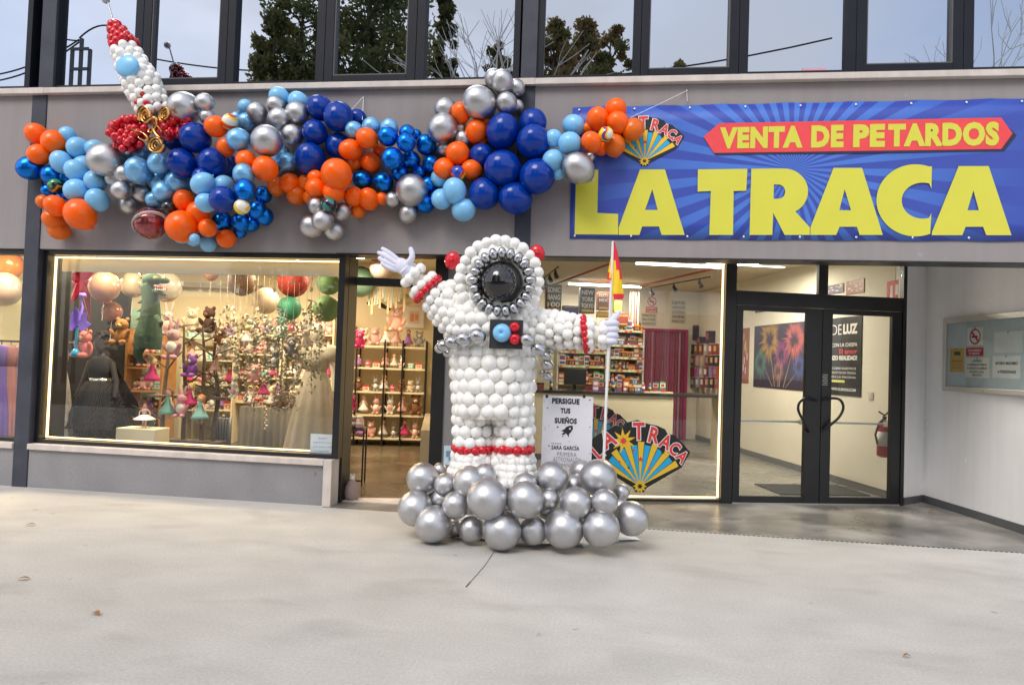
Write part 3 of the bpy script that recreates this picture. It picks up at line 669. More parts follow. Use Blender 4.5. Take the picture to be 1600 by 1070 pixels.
for i in range(len(prof)-1):
    for k in range(n): ff.append((i*n+k, i*n+(k+1) % n, (i+1)*n+(k+1) % n, (i+1)*n+k))
m.add(vv, ff, 0, True); m.build('visor_rim', mat('black_rim', (.015, .015, .015), .3), vo, fixn=True)
# ears
for x, y, rx_, ry_, lab in ((707, 407, 12.5, 14.5, 0), (839, 396, 12.5, 13.5, 1)):
    e = MB(); c = q3(x, y, -.08); tilt = Euler((.1, .25 if lab == 0 else -.3, 0))
    e.ell(c, (P_(rx_), P_(9), P_(ry_)), 0, 24, 16, rot=tilt)
    e.ell(c+Vector((0, -P_(8.6), 0)), (P_(3), P_(2), P_(3)), 0, 12, 8); e.build('ear_balloon', BM['R'], ast)
# left arm of the picture, raised
la = MB(); tube_balls(la, q3(733, 508, .0), q3(680, 464, -.04), P_(36), P_(22), P_(8), br1=P_(6.8))
tube_balls(la, q3(728, 470, -.02), q3(706, 470, -.02), P_(28), P_(24), P_(9))
la.tube([q3(738, 512), q3(680, 464, -.04), q3(645, 429, -.09)], [P_(27), P_(17), P_(11)], 16, 1); lao = la.build('arm', [BM['W'], LIN], ast)
lb_ = MB(); ax = (q3(650, 436, -.08)-q3(676, 462, -.04)).normalized(); ref = Vector((0, -1, 0)); ref = (ref-ax*ref.dot(ax)).normalized(); bb = ax.cross(ref)
for j in range(16):
    a = 2*pi*j/16; lb_.ell(q3(668, 452, -.05)+(ref*cos(a)+bb*sin(a))*P_(24.5), P_(5.8), 0, 14, 9)
lb_.build('red_band', BM['R'], lao)
cf = MB(); tube_balls(cf, q3(661, 445, -.06), q3(646, 430, -.09), P_(20), P_(17), P_(6.8)); tube_balls(cf, q3(645, 429, -.09), q3(640, 424, -.1), P_(10), P_(8), P_(6), rows=2)
cf.build('cuff', BM['W'], lao)
# right arm, stretched out
ra = MB(); tube_balls(ra, q3(825, 512, 0), q3(907, 519, -.1), P_(26), P_(21), P_(8), br1=P_(7)); ra.tube([q3(800, 512), q3(907, 519, -.1), q3(948, 524, -.14)], [P_(20), P_(16), P_(11)], 16, 1); rao = ra.build('arm', [BM['W'], LIN], ast)
rb_ = MB()
for j in range(18):
    a = 2*pi*j/18; rb_.ell(q3(914-3*cos(a)*0, 522, -.11)+Vector((sin(a)*P_(22)*(-.18), -cos(a)*P_(25.5), sin(a)*P_(25.5))), P_(5.6), 0, 14, 9)
rb_.build('red_band', BM['R'], rao)
cf = MB(); tube_balls(cf, q3(922, 523, -.12), q3(944, 524, -.14), P_(19.5), P_(15), P_(7.2)); tube_balls(cf, q3(948, 524, -.14), q3(951, 524, -.14), P_(8), P_(7), P_(6), rows=2)
cf.build('cuff', BM['W'], rao)
# gloves: palm and five fingers fused into one skin
GLV = mat('glove_cloth', (.70, .71, .84), .8, var=.05, bump=.12, bs=180)
def fused(mb, name, m, parent, vox=.0045, sm=6):
    o = mb.build(name, m, parent)
    r = o.modifiers.new('remesh', 'REMESH'); r.mode = 'VOXEL'; r.voxel_size = vox; r.use_smooth_shade = True
    s = o.modifiers.new('smooth', 'SMOOTH'); s.factor = .5; s.iterations = sm; return o
def finger(mb, pts, r):
    pts = [Vector(p) for p in pts]; n = len(pts)
    sm = []
    for i in range(n-1):
        p0 = pts[max(i-1, 0)]; p1 = pts[i]; p2 = pts[i+1]; p3 = pts[min(i+2, n-1)]
        for t in (0, .25, .5, .75): sm.append(.5*((2*p1)+(p2-p0)*t+(2*p0-5*p1+4*p2-p3)*t*t+(3*p1-p0-3*p2+p3)*t**3))
    sm.append(pts[-1]); k = len(sm)
    mb.tube(sm, [r[0]+(r[1]-r[0])*i/(k-1) for i in range(k)], 12); mb.ell(sm[-1], r[1], 0, 12, 8)
h = lambda x, y, d=0.: q3(x, y, -.14+d)
g = MB()
g.ell(h(628, 416), (P_(15), P_(7.5), P_(12.5)), 0, 20, 14, rot=Euler((0, RD(35), 0)))
g.tube([h(642, 427, .03), h(632, 418)], [P_(11), P_(12)], 14)
finger(g, [h(626, 410, .0), h(613, 399, -.01), h(605, 393, -.01), h(598, 389, .0)], (P_(4.6), P_(3.3)))
finger(g, [h(620, 412, -.01), h(608, 404, -.02), h(599, 398, -.02), h(592, 395, -.01)], (P_(4.7), P_(3.3)))
finger(g, [h(618, 417, -.01), h(607, 412, -.02), h(599, 408, -.03), h(593, 403.5, -.03)], (P_(4.6), P_(3.3)))
finger(g, [h(620, 422, -.0), h(611, 420, -.02), h(604, 417, -.03), h(597, 412.5, -.04)], (P_(4.3), P_(3.1)))
finger(g, [h(633, 416, -.01), h(642, 406, -.03), h(644, 398, -.03), h(642, 389.5, -.02)], (P_(6), P_(4)))
fused(g, 'glove', GLV, ast)
h = lambda x, y, d=0.: q3(x, y, -.16+d)
g = MB(); g.ell(h(954, 519, .0), (P_(10), P_(9), P_(17)), 0, 20, 14, rot=Euler((0, RD(8), 0)))
g.tube([h(944, 524, .02), h(953, 521)], [P_(11), P_(12)], 14)
for i, (y, xl) in enumerate(((505.5, 0), (515, .6), (524.5, .2), (533.5, -1))):
    finger(g, [h(947+xl, y+1, -.02), h(951+xl, y, -.062), h(958+xl, y-.5, -.070), h(963+xl-i*.6, y, -.045), h(963+xl-i, y+1, -.01)], (P_(5.2), P_(4.6)))
finger(g, [h(951, 508, -.0), h(957, 500, -.02), h(962, 495, -.02), h(967, 488.5, -.01)], (P_(6), P_(3.8)))
fused(g, 'glove', GLV, ast)
# chest box
cb = MB().box(q3(764, 544, -.385)-Vector((0, 0, 0)), q3(817, 500, -.385)+Vector((0, .05, 0))).build('chest_box', mat('black_board', (.02, .021, .024), .55), ast, .004)
def dimple(c, r, col, par):
    n = 26; vv = []; ff = []; prof = [(.98, .45), (1.0, .2), (.95, -.15), (.8, -.42), (.55, -.6), (.3, -.62), (.12, -.5), (.05, -.3)]
    for a_, b_ in prof:
        for k in range(n): a = 2*pi*k/n; vv.append(Vector(c)+Vector((cos(a)*r*a_, b_*r, sin(a)*r*a_)))
    for i in range(len(prof)-1):
        for k in range(n): ff.append((i*n+k, i*n+(k+1) % n, (i+1)*n+(k+1) % n, (i+1)*n+k))
    ff.append(tuple(range((len(prof)-1)*n, len(prof)*n)))
    MB().add(vv, ff, 0, True).build('button_balloon', BM[col], par, fixn=True)
dimple(q3(784, 520, -.405), P_(14), 'L', cb); dimple(q3(804, 511, -.40), P_(7.6), 'R', cb); dimple(q3(804.5, 530, -.40), P_(8.4), 'R', cb)
# silver belts
belt = holder('belt', ast)
for x, y, r_, d_ in ((746, 525, 12, -.40), (724, 530, 11.5, -.37), (706, 535, 11, -.31), (693, 540, 10, -.20), (687, 545, 8, -.04), (700, 552, 8, .05),
                     (824, 531, 10.5, -.40), (841, 546, 11, -.34), (853, 556, 7.5, -.14), (860, 548, 6, -.05), (855, 570, 9, -.1), (849, 583, 6, -.02), (856, 588, 7, -.06)):
    MB().ell(q3(x, y, d_), (P_(r_*1.12), P_(r_), P_(r_*.95)), 0, 20, 14, rot=Euler((0, .2 if x < 760 else .5, 0))).build('balloon', BM['C'], belt)
# flag pole held in the right hand
pole = empty('flag_pole', q3(942, 732, -.12), 'thin white pole with a drooping red and yellow flag, held in the white glove', 'flag pole')
MB().tube([q3(942.5, 735, -.19), q3(958, 377, -.19)], .0125, 10).build('pole', M['white'], pole)
def flag_strip(cols, name):
    pass
fm = [flat((.75, .02, .05), .7), flat((.92, .62, .02), .7)]
fb = MB()
def fcol(rows, base):          # rows: list of (y, [x...]) with depths waving
    nc = len(rows[0][1]); vv = []
    for i, (y, xs) in enumerate(rows):
        for j, x in enumerate(xs): vv.append(q3(x, y, -.20+.022*sin(j*1.5+i*.25)))
    o_ = len(fb.v); fb.v += vv
    for i in range(len(rows)-1):
        for j in range(nc-1):
            fb.f.append((o_+i*nc+j, o_+i*nc+j+1, o_+(i+1)*nc+j+1, o_+(i+1)*nc+j)); fb.m.append(base[i][j]); fb.s.append(True)
fcol([(377, [957.5, 958, 958.5, 959.5, 960]), (392, [957.2, 959, 961, 963, 965]), (407, [956.5, 959, 962, 965, 967.5]), (422, [956, 959, 963, 967.5, 970.5]), (437, [955.5, 958.5, 963, 968.5, 972.5]), (450, [955.2, 957.5, 962, 968, 973.5]), (459, [956, 957.8, 961, 966.5, 975]), (468.5, [958.5, 959.5, 963, 968.5, 975])],
     [(0, 0, 0, 0), (0, 0, 0, 0), (1, 1, 0, 0), (1, 1, 1, 0), (1, 1, 1, 1), (1, 1, 1, 1), (1, 0, 0, 0), ])
fcol([(400, [954, 955.5, 957]), (415, [951.5, 953.5, 956.5]), (425, [949.3, 952.5, 956.2]), (436, [948.5, 951.5, 955.5]), (438, [949, 951, 955])], [(1, 0), (1, 1), (0, 1), (0, 0)])
o = fb.build('flag', fm, pole); sol = o.modifiers.new('solid', 'SOLIDIFY'); sol.thickness = .0015; sb_ = o.modifiers.new('sub', 'SUBSURF'); sb_.levels = 2; sb_.render_levels = 2

# silver balloon heap at its feet
base = empty('balloon_heap', G(800, 845), 'heap of large chrome silver balloons piled round the feet of the astronaut', 'balloon heap')
sil = []
for it in '''310 475 38 .4;560 505 62 .0;785 560 66 .0;720 600 48 .2;1055 560 58 .3;1095 485 62 .42;475 545 90 -.03;215 525 88 .15;1190 520 98 .12;935 520 88 .1;345 560 66 .05;320 635 56 .08;1318 600 44 .3;1310 680 50 .2;395 800 48 .1;700 740 50 .05;905 700 50 .1;175 688 96 .0;1372 745 90 .08;1065 660 86 -.1;920 640 54 -.02;400 672 74 -.12;785 640 99 -.22;575 635 110 -.26;1225 655 70 -.12;487 805 70 -.08;830 815 74 -.1;275 805 100 -.12;655 818 104 -.2;1000 800 106 -.12;1205 800 99 -.14'''.split(';'):
    x, y, r, d = map(float, it.split()); sil.append((600+x/3.5556, 600+y/3.5556, r/3.5556, d))
for x, y, r, d in sil:
    D_ = 5.98+d; p = Q(x, y, D_); rr = r*D_/FPX*1.05
    if p.z < rr*1.02: p.z = rr*1.02
    inst(BME['S'], 'balloon', p, parent=base, rot=Euler((pi/2+rnd.uniform(-.5, .3), rnd.uniform(-.5, .5), rnd.uniform(-.4, .4))), sc=(rr, rr, rr*1.0))
# crumpled white sheet underneath
ss = MB(); pts = []
for k in range(40):
    a = 2*pi*k/40; pts.append(G(813, 828)+Vector((cos(a)*(1.02+.07*sin(k*2.3)), sin(a)*(.50+.06*sin(k*1.7)), .004)))
ce = G(813, 828)+Vector((0, 0, .05)); vv = [ce]+pts+[p+Vector((cos(i*.8)*.05, -.02, .018+.014*sin(i*1.9))) for i, p in enumerate(pts)]
ff = [(0, 41+i, 41+(i+1) % 40) for i in range(40)]+[(41+i, 1+i, 1+(i+1) % 40, 41+(i+1) % 40) for i in range(40)]
ss.add(vv, ff, 0, False); ss.build('ground_sheet', mat('white_plastic_sheet', (.75, .76, .78), .35, var=.1), base)

# ------------------------------------------------------------------ rocket over the garland
ROY = 6.62
rq = lambda x, y, d=0.: Q(x, y, ROY+d)
PR = FPX/ROY
roc = empty('balloon_rocket', rq(245, 200), 'tilted rocket of small white balloons with a red tip and red fins, above the garland', 'balloon rocket')
a0, a1 = (243, 176), (193, 62)
def rb(mb, pa, pb, r0, r1, br, rows, key=0):
    tube_balls(mb, rq(*pa), rq(*pb), r0/PR, r1/PR, br/PR, mi=key, rows=rows)
mb = MB(); rb(mb, (246, 178), (226, 142), 21, 24, 7.2, 4); rb(mb, (222, 133), (196, 80), 25, 17, 7.4, 6); bo = mb.build('body', BM['W'], roc)
mb = MB(); rb(mb, (193, 70), (180, 42), 18, 7, 6.3, 5); tp = mb.build('nose', BM['R'], roc)
mb = MB(); mb.ell(rq(179, 34), 5/PR).ell(rq(174, 36), 4/PR); mb.tube([rq(177, 34), rq(168, 2)], .009, 8, 0).ell(rq(165, 0), 6.5/PR); mb.build('antenna', BM['S'], roc)
mb = MB(); n = 30
cw = rq(199, 104, -.19); mb.ell(cw, (20.5/PR, 8/PR, 18.5/PR), 0, 28, 18); mb.build('window_balloon', BM['L'], roc)
mb = MB()
for x, y, r in ((220, 146, 5), (229, 161, 6), (213, 160, 4)): mb.ell(rq(x, y, -.15), r/PR, 0, 14, 9)
mb.build('red_spot', BM['R'], roc)
for cx, cy, w_, h_, sg in ((199, 207, 29, 27, -1), (272, 193, 24, 24, 1)):
    fn = MB(); r5 = random.Random(cx)
    for i in range(95):
        a = r5.uniform(0, 2*pi); k = sqrt(r5.random()); x = cx+cos(a)*k*w_; y = cy+sin(a)*k*h_
        if sg < 0 and (x-cx)*.6+(y-cy) < -26: continue
        fn.ell(rq(x, y, r5.uniform(-.10, .08)), 6.8/PR, 0, 14, 9)
    fn.build('fin', BM['R'], roc)
# gold foil curls
def curl(x, y, r0, r1, turns, a0, tilt, squash=.8):
    vv = []; ff = []; n = int(turns*22); c = rq(x, y, -.24)
    for i in range(n+1):
        k = i/n; a = a0+turns*2*pi*k; r = (r0+(r1-r0)*k)/PR
        ca, sa = cos(a)*r*squash, sin(a)*r
        p = Vector((ca*cos(tilt)-sa*sin(tilt), 0, ca*sin(tilt)+sa*cos(tilt)))
        w = (3.2+1.8*k)/PR
        vv += [c+p+Vector((0, -.04*k-w, 0)), c+p*1.10+Vector((0, 0, 0)), c+p+Vector((0, w, 0)), c+p*.88]
    for i in range(n):
        for j in range(4): ff.append((i*4+j, i*4+(j+1) % 4, (i+1)*4+(j+1) % 4, (i+1)*4+j))
    return vv, ff
for args in ((229, 182, 2, 16, 2.6, 0, .1, .65), (260, 180, 2, 13, 2.5, 2, -.3, .55), (246, 227, 2, 14, 2.8, 1, .2, 1.0), (238, 200, 6, 20, .9, 3.6, -.5, .5), (222, 215, 6, 19, .8, 2.2, 1.2, .45), (250, 205, 4, 18, .8, 5.2, .7, .4)):
    vv, ff = curl(*args); MB().add(vv, ff, 0, True).build('foil_flame', BM['G'], roc, fixn=True)
# planet balloon with its ring
pc = Q(235, 349, 6.72); pr = 27*6.72/FPX
pln = empty('planet_balloon', pc, 'shiny reddish planet balloon with a white ring, hanging under the left part of the garland', 'foil balloon')
MB().ell((pc.x, pc.y, pc.z), pr, 0, 32, 22).build('globe', mat('red_foil', (.30, .05, .06), .12, .55, var=.6, vs=14, coat=.8), pln)
rg = MB(); vv = []; ff = []; n = 48; ax1 = (Q(250, 330, 6.5)-Q(202, 353, 6.6)).normalized()
ax2 = Vector((.1, -1, .28)).normalized()
for r_ in (1.12, 1.34):
    for k in range(n):
        a = 2*pi*k/n; vv.append(pc+ax1*cos(a)*pr*r_+ax2*sin(a)*pr*r_)
for k in range(n): ff.append((k, (k+1) % n, n+(k+1) % n, n+k))
rg.add(vv, ff, 0, True); o = rg.build('ring', mat('grey_ring', (.55, .52, .52), .4), pln); s_ = o.modifiers.new('solid', 'SOLIDIFY'); s_.thickness = .012
# ------------------------------------------------------------------ banner
def z4(x, y): return 850+x/2.1333, 100+y/2.1333
BO = .012
def fz(x, y, off=BO): return FAC.hit(*z4(x, y), off)
c4 = [FAC.hit(895, 167, BO), FAC.hit(1600, 153, BO), FAC.hit(1600, 377, BO), FAC.hit(890, 373, BO)]
ux = 5.2; k1 = (c4[1][1]-c4[0][1])/(c4[1][0]-c4[0][0]); k2 = (c4[2][1]-c4[3][1])/(c4[2][0]-c4[3][0])
ban = empty('shop_banner', (1.9, 6.98, 3.56), 'wide blue banner with yellow lettering on the grey wall above the shop entrance', 'banner')
def rays_mat(cx, cz):
    m, t, b = nodes('banner_print'); geo = t.nodes.new('ShaderNodeTexCoord'); sp = t.nodes.new('ShaderNodeSeparateXYZ'); t.links.new(geo.outputs['Object'], sp.inputs[0])
    def mt(op, a=None, b_=None, va=None, vb=None):
        n = t.nodes.new('ShaderNodeMath'); n.operation = op
        if a is not None: t.links.new(a, n.inputs[0])
        elif va is not None: n.inputs[0].default_value = va
        if b_ is not None: t.links.new(b_, n.inputs[1])
        elif vb is not None: n.inputs[1].default_value = vb
        return n.outputs[0]
    dx = mt('SUBTRACT', sp.outputs[0], vb=cx); dz = mt('SUBTRACT', sp.outputs[2], vb=cz)
    an = mt('ARCTAN2', dz, dx); f_ = mt('FRACT', mt('MULTIPLY', an, vb=36/(2*pi))); st = mt('GREATER_THAN', f_, vb=.5)
    r = mt('SQRT', mt('ADD', mt('MULTIPLY', dx, dx), mt('MULTIPLY', dz, dz)))
    fade = t.nodes.new('ShaderNodeMapRange'); fade.inputs[1].default_value = .7; fade.inputs[2].default_value = 2.2; fade.inputs[3].default_value = 1; fade.inputs[4].default_value = .05
    t.links.new(r, fade.inputs[0]); fac = mt('MULTIPLY', st, fade.outputs[0])
    mxx = t.nodes.new('ShaderNodeMixRGB'); mxx.inputs[1].default_value = (.035, .07, .40, 1); mxx.inputs[2].default_value = (.06, .18, .62, 1)
    t.links.new(fac, mxx.inputs[0]); t.links.new(mxx.outputs[0], b.inputs['Base Color']); b.inputs['Roughness'].default_value = .38
    n2 = t.nodes.new('ShaderNodeTexNoise'); n2.inputs['Scale'].default_value = 2.2; n2.inputs['Detail'].default_value = 3; t.links.new(geo.outputs['Object'], n2.inputs['Vector'])
    bp = t.nodes.new('ShaderNodeBump'); bp.inputs['Strength'].default_value = .35; bp.inputs['Distance'].default_value = .03; t.links.new(n2.outputs['Fac'], bp.inputs['Height']); t.links.new(bp.outputs[0], b.inputs['Normal'])
    return m
rc_ = fz(830, 350)
nx = 60
cl = MB(); vv = []; ff = []
for i in range(nx+1):
    u = c4[0][0]+(ux-c4[0][0])*i/nx
    for j in range(9):
        zt = c4[0][1]+k1*(u-c4[0][0]); zb_ = c4[3][1]+k2*(u-c4[3][0]); k = j/8
        uu = u if i else c4[3][0]+(c4[0][0]-c4[3][0])*k
        sag = .010*abs(sin(pi*(u+.1)/.62)) if j == 8 else (.004*sin(u*9) if j == 0 else 0)
        vv.append(FAC.W(uu, zb_+(zt-zb_)*k-sag, BO+.004*sin(u*3.1+k*5)*(1-abs(2*k-1))))
for i in range(nx):
    for j in range(8): ff.append((i*9+j, (i+1)*9+j, (i+1)*9+j+1, i*9+j+1))
cl.add(vv, ff, 0, True); clo = cl.build('cloth', rays_mat(rc_[0]-ban.location.x, rc_[1]-ban.location.z), ban)
s_ = clo.modifiers.new('solid', 'SOLIDIFY'); s_.thickness = .002; s_.offset = -1
ev = MB()
for i in range(9):
    for row in (0, 1):
        x = 905+i*86.5 if row == 0 else 898+i*88
        y = (172-(x-905)*.0195) if row == 0 else (368.5+(x-905)*.0052)
        u, z = FAC.hit(x, y, BO+.006); ev.ell(FAC.W(u, z, BO+.006), (.011, .005, .011), 0, 10, 6)
ev.build('eyelet', flat((.8, .8, .8), .3, .6), ban)
YEL = mat('banner_yellow', (.66, .64, .06), .42, var=.03)
def loops(pts): return [fz(*p, .020) for p in pts]
def arc(cx, cy, rx, ry, a0, a1, n=18): return [(cx+cos(RD(a0+(a1-a0)*i/n))*rx, cy-sin(RD(a0+(a1-a0)*i/n))*ry) for i in range(n+1)]
big_letters = [
 [[(102, 568), (107, 353), (181, 353), (178, 497), (247, 500), (247, 569)]],
 [[(249, 545), (320, 352), (403, 352), (469, 570), (392, 570), (383, 542), (327, 542), (318, 570), (249, 570)], [(361, 418), (337, 487), (379, 487)]],
 [[(513, 352), (678, 350), (674, 423), (632, 424), (630, 570), (551, 570), (556, 424), (512, 426)]],
 [[(685, 570), (691, 350), (780, 349)]+arc(800, 425, 80, 76, 85, -62, 16)+[(886, 545), (886, 570), (802, 570), (764, 497), (761, 570)], [(766, 402)]+arc(780, 426, 24, 24, 80, -80, 10)+[(765, 450)]],
 [[(888, 545), (965, 347), (1060, 347), (1129, 570), (1052, 570), (1043, 543), (985, 543), (974, 570), (888, 570)], [(1002, 418), (984, 488), (1023, 488)]],
 [[(1293, 342), (1291, 416)]+arc(1262, 456, 70, 60, 72, 288, 22)+[(1291, 497), (1287, 567)]+arc(1238, 455, 130, 120, 292, 70, 34)[0:]],
 [[(1293, 560), (1382, 341), (1482, 341), (1558, 571), (1474, 571), (1463, 543), (1405, 543), (1394, 571), (1292, 571)], [(1431, 422), (1411, 488), (1449, 488)]],
]
for lp in big_letters:
    me = poly2d([loops(l) for l in lp]); m = MB(); m.mesh(me, lambda co: FAC.W(co.x, co.y, BO+.010)); m.build('letter', YEL, ban)
def hexpoly(pts, off, col, name):
    me = poly2d([[fz(*p, off) for p in pts]]); MB().mesh(me, lambda co: FAC.W(co.x, co.y, off)).build(name, col, ban)
hexpoly([(536, 250), (590, 208), (1524, 188), (1575, 238), (1534, 291), (572, 304)], BO+.007, flat((.02, .02, .05), .5), 'arrow_shadow')
hexpoly([(532, 243), (584, 198), (1524, 179), (1562, 232), (1524, 284), (566, 297)], BO+.009, flat((.80, .06, .07), .45), 'arrow_plate')
wt = MB(); off = BO+.012
for word, xa, xb in (('VENTA', 585, 862), ('DE', 890, 998), ('PE', 1030, 1136), ('TARDOS', 1146, 1517)):
    def yb(x): return 283-(x-585)*.0107
    def yt(x): return 212-(x-585)*.0215
    a_, b_ = fz(xa, yb(xa), off), fz(xb, yb(xb), off); c_, d_ = fz(xa, yt(xa), off), fz(xb, yt(xb), off)
    put_text(wt, word, FAC, a_[0], b_[0], a_[1], c_[1], off, bold=.062, space=1.12, z0r=b_[1], z1r=d_[1])
wt.build('words', YEL, ban)

# ------------------------------------------------------------------ fan emblem, used three times
FB, FY, FC, FR, FW = flat((.012, .012, .014), .4), mat('fan_yellow', (.86, .55, .03), .4, var=.03), mat('fan_blue', (.01, .42, .80), .4, var=.03), mat('fan_red', (.75, .05, .05), .4, var=.03), flat((.85, .85, .85), .4)
def fan(pl, u0, z0, S, off, name_root, th=.006, ysc=1.0):
    """apex at (u0, z0); S metres per unit (unit = fan radius)"""
    P2 = lambda r, a: (cos(RD(a))*r, sin(RD(a))*r)
    put = lambda me, d, mi, mb: mb.mesh(me, lambda co: pl.W(u0+co.x*S, z0+co.y*S*ysc, off+d+co.z*S), mi)
    bk = MB(); out = [(-.10, -.14), (.10, -.14), (.16, -.04), (.98, .44), (1.18, .80), (1.12, .86), (1.02, .98), (.90, 1.08), (.80, 1.18), (.62, 1.22), (.56, 1.32), (.36, 1.40), (.12, 1.44), (-.10, 1.52), (-.32, 1.46), (-.42, 1.34), (-.62, 1.38), (-.8, 1.26), (-1.02, 1.16), (-1.22, 1.0), (-1.30, .82), (-1.22, .62), (-1.02, .46), (-.16, -.04)]
    me = poly2d([out]); pb = [Vector(p) for p in ()]
    bb_ = MB(); bb_.slab([pl.W(u0+x*S, z0+y*S*ysc, off) for x, y in out], pl.n*th); 
    o = bb_.build('backing', FB, name_root)
    nW = 13; a0, a1 = 27, 153
    cols = [(MB(), FY, 'yellow_rays'), (MB(), FC, 'blue_rays')]
    edge = 1.02
    for i in range(nW):
        s0 = a0+(a1-a0)*i/nW+.5; s1 = a0+(a1-a0)*(i+1)/nW-.5
        er = edge if i % 2 == 0 else .95
        me = poly2d([[P2(.10, s0), P2(er, s0), P2(er*1.0, s1), P2(.10, s1)]]); put(me, .002, 0, cols[i % 2][0])
    for m_, mt_, nm in cols: m_.build(nm, mt_, o)
    # bursts
    def star(cx, cy, r1, r2, n, mb, d, ph=0):
        put(poly2d([[(cx+cos(ph+pi*k/n)*(r1 if k % 2 == 0 else r2), cy+sin(ph+pi*k/n)*(r1 if k % 2 == 0 else r2)) for k in range(2*n)]]), d, 0, mb)
    sy = MB(); star(0, 0, .17, .10, 10, sy, .004); star(-.42, 1.03, .30, .13, 9, sy, .004, .3); sy.build('star_burst', FY, o)
    sr = MB(); star(-.42, 1.03, .10, .05, 7, sr, .006); star(0, .62, .07, .03, 5, sr, .004, .3); star(-.18, .82, .04, .02, 5, sr, .004); star(.22, .42, .035, .016, 5, sr, .004); star(-.5, .55, .04, .018, 5, sr, .004); sr.build('red_star', FR, o)
    sk = MB(); star(.52, .80, .07, .03, 5, sk, .004, .3); star(0, 0, .07, .04, 6, sk, .006); star(-.28, .42, .035, .016, 5, sk, .004); sk.build('black_star', FB, o)
    for ch, ang, rr, hh in (('L', 144, 1.12, .34), ('A', 127, 1.16, .40), ('T', 93, 1.10, .40), ('R', 75, 1.07, .36), ('A', 60, 1.05, .33), ('C', 47, 1.06, .30), ('A', 34.5, 1.09, .28)):
        if ch == 'T': pass
        for (bold, mi, d) in ((.075, 0, .0045), (.03, 1, .0065)):
            me = text2d(ch, bold); xs = [v.co.x for v in me.vertices]; ys = [v.co.y for v in me.vertices]
            cx, y0, y1 = (min(xs)+max(xs))/2, min(ys), max(ys); kk = hh/(.74); rot = RD(ang-90)*.8
            bx, by = cos(RD(ang))*rr, sin(RD(ang))*rr*.98
            m_ = MB()
            def f2(co):
                x = (co.x-cx)*kk*.82; y = (co.y-.0)*kk
                return pl.W(u0+(bx+x*cos(rot)-y*sin(rot))*S, z0+(by+x*sin(rot)+y*cos(rot))*S*ysc, off+d)
            m_.mesh(me, f2); m_.build('letter_outline' if mi == 0 else 'letter', FW if mi == 0 else FR, o)
    return o
# on the banner
u, z = FAC.hit(1007, 252, .02); fan(FAC, u, z, .33, BO+.006, ban, th=.0015, ysc=.95)
# large one on the shop glass
u, z = A.hit(1000, 762, .02); fs = empty('fan_emblem', A.W(u, z, .02), 'large black edged fan emblem on the shop glass beside the silver balloons', 'emblem')
ue, ze = A.hit(1078, 716, .02); SF = (ue-u)/1.17
fan(A, u, z+.02, SF, .012, fs, th=.006)
u, z = A.hit(930, 700, -1.2); fs2 = empty('fan_emblem', A.W(u, z, -1.2), 'smaller fan built inside as the reflection of the large one, half hidden by the poster', 'emblem')  # second fan built as an object for the reflection in the glass
fan(A, u, z-.02, SF*.80, -1.2, fs2, th=.006)
MB().tube([A.W(u, z-.05, -1.22), A.W(u, .01, -1.22)], .012, 8).lathe(A.W(u, .0, -1.22), [(.14, 0), (.14, .012), (.02, .02)], 0, 20).build('stand', M['black'], fs2)  # stand added to carry the reflected fan

# ------------------------------------------------------------------ white poster beside the figure
PO = VP(tuple(G(846, 800)[:2]), tuple((G(846, 800)+Vector((1, .06, 0)))[:2])); 
PO = VP((Q(846, 700, 6.45).x, 6.45), (Q(927, 700, 6.47).x, 6.47))
zt = PO.hit(848, 617)[1]; zb_ = PO.hit(848, 748)[1]; pw = PO.hit(926, 660)[0]
pos = empty('dream_poster', PO.W(pw/2, zb_, 0), 'white poster with black lettering and a small rocket, standing behind the silver balloons', 'poster')
MB().pbox(PO, 0, pw, zb_-.25, zt, 0, -.008).build('board', mat('poster_board', (.80, .80, .86), .5, var=.02), pos, .002)
INK = flat((.02, .02, .025), .5); GREY = flat((.25, .25, .27), .5)
tm = MB(); px_ = lambda x, y: PO.hit(600+x/3.5556, 600+y/3.5556, .002)
def pt(txt, x0, x1, y0, y1, bold, mb=None, off=.0022, mi=0):
    a_ = px_(x0, y1); b_ = px_(x1, y0); put_text(mb if mb is not None else tm, txt, PO, a_[0], b_[0], a_[1], b_[1], off, mi, bold, 1.1)
for tx_ in (('PERSIGUE', 933, 1087, 82, 108, .055), ('TUS', 980, 1036, 134, 162, .055), ('SUEÑOS', 948, 1072, 184, 217, .055), ('SARA GARCÍA', 930, 1086, 340, 362, .03)):
    tm = MB(); pt(*tx_); tm.build('text_line', INK, pos)
t2 = MB(); pt('PRIMERA', 962, 1070, 380, 400, 0, t2); pt('ASTRONAUTA', 938, 1096, 410, 429, 0, t2); pt('ESPAÑOLA', 965, 1075, 438, 457, 0, t2); pt('------', 930, 985, 328, 331, 0, t2); t2.build('thin_print', GREY, pos)
rk = MB()
rpts = [(1048, 230), (1050, 248), (1038, 268), (1028, 276), (1026, 296), (1016, 278), (1004, 268), (984, 258), (1002, 250), (1012, 238), (1030, 230)]
me = poly2d([[px_(*p) for p in rpts], [px_(*p) for p in ((1034, 240), (1026, 246), (1032, 254), (1040, 248))]]); rk.mesh(me, lambda co: PO.W(co.x, co.y, .0022))
for a_ in ([(1000, 266), (986, 278), (996, 282), (1010, 274)], [(994, 284), (988, 290), (998, 294)]):
    rk.mesh(poly2d([[px_(*p) for p in a_]]), lambda co: PO.W(co.x, co.y, .0022))
rk.build('rocket_print', INK, pos)
dt = MB(); r9 = random.Random(5)
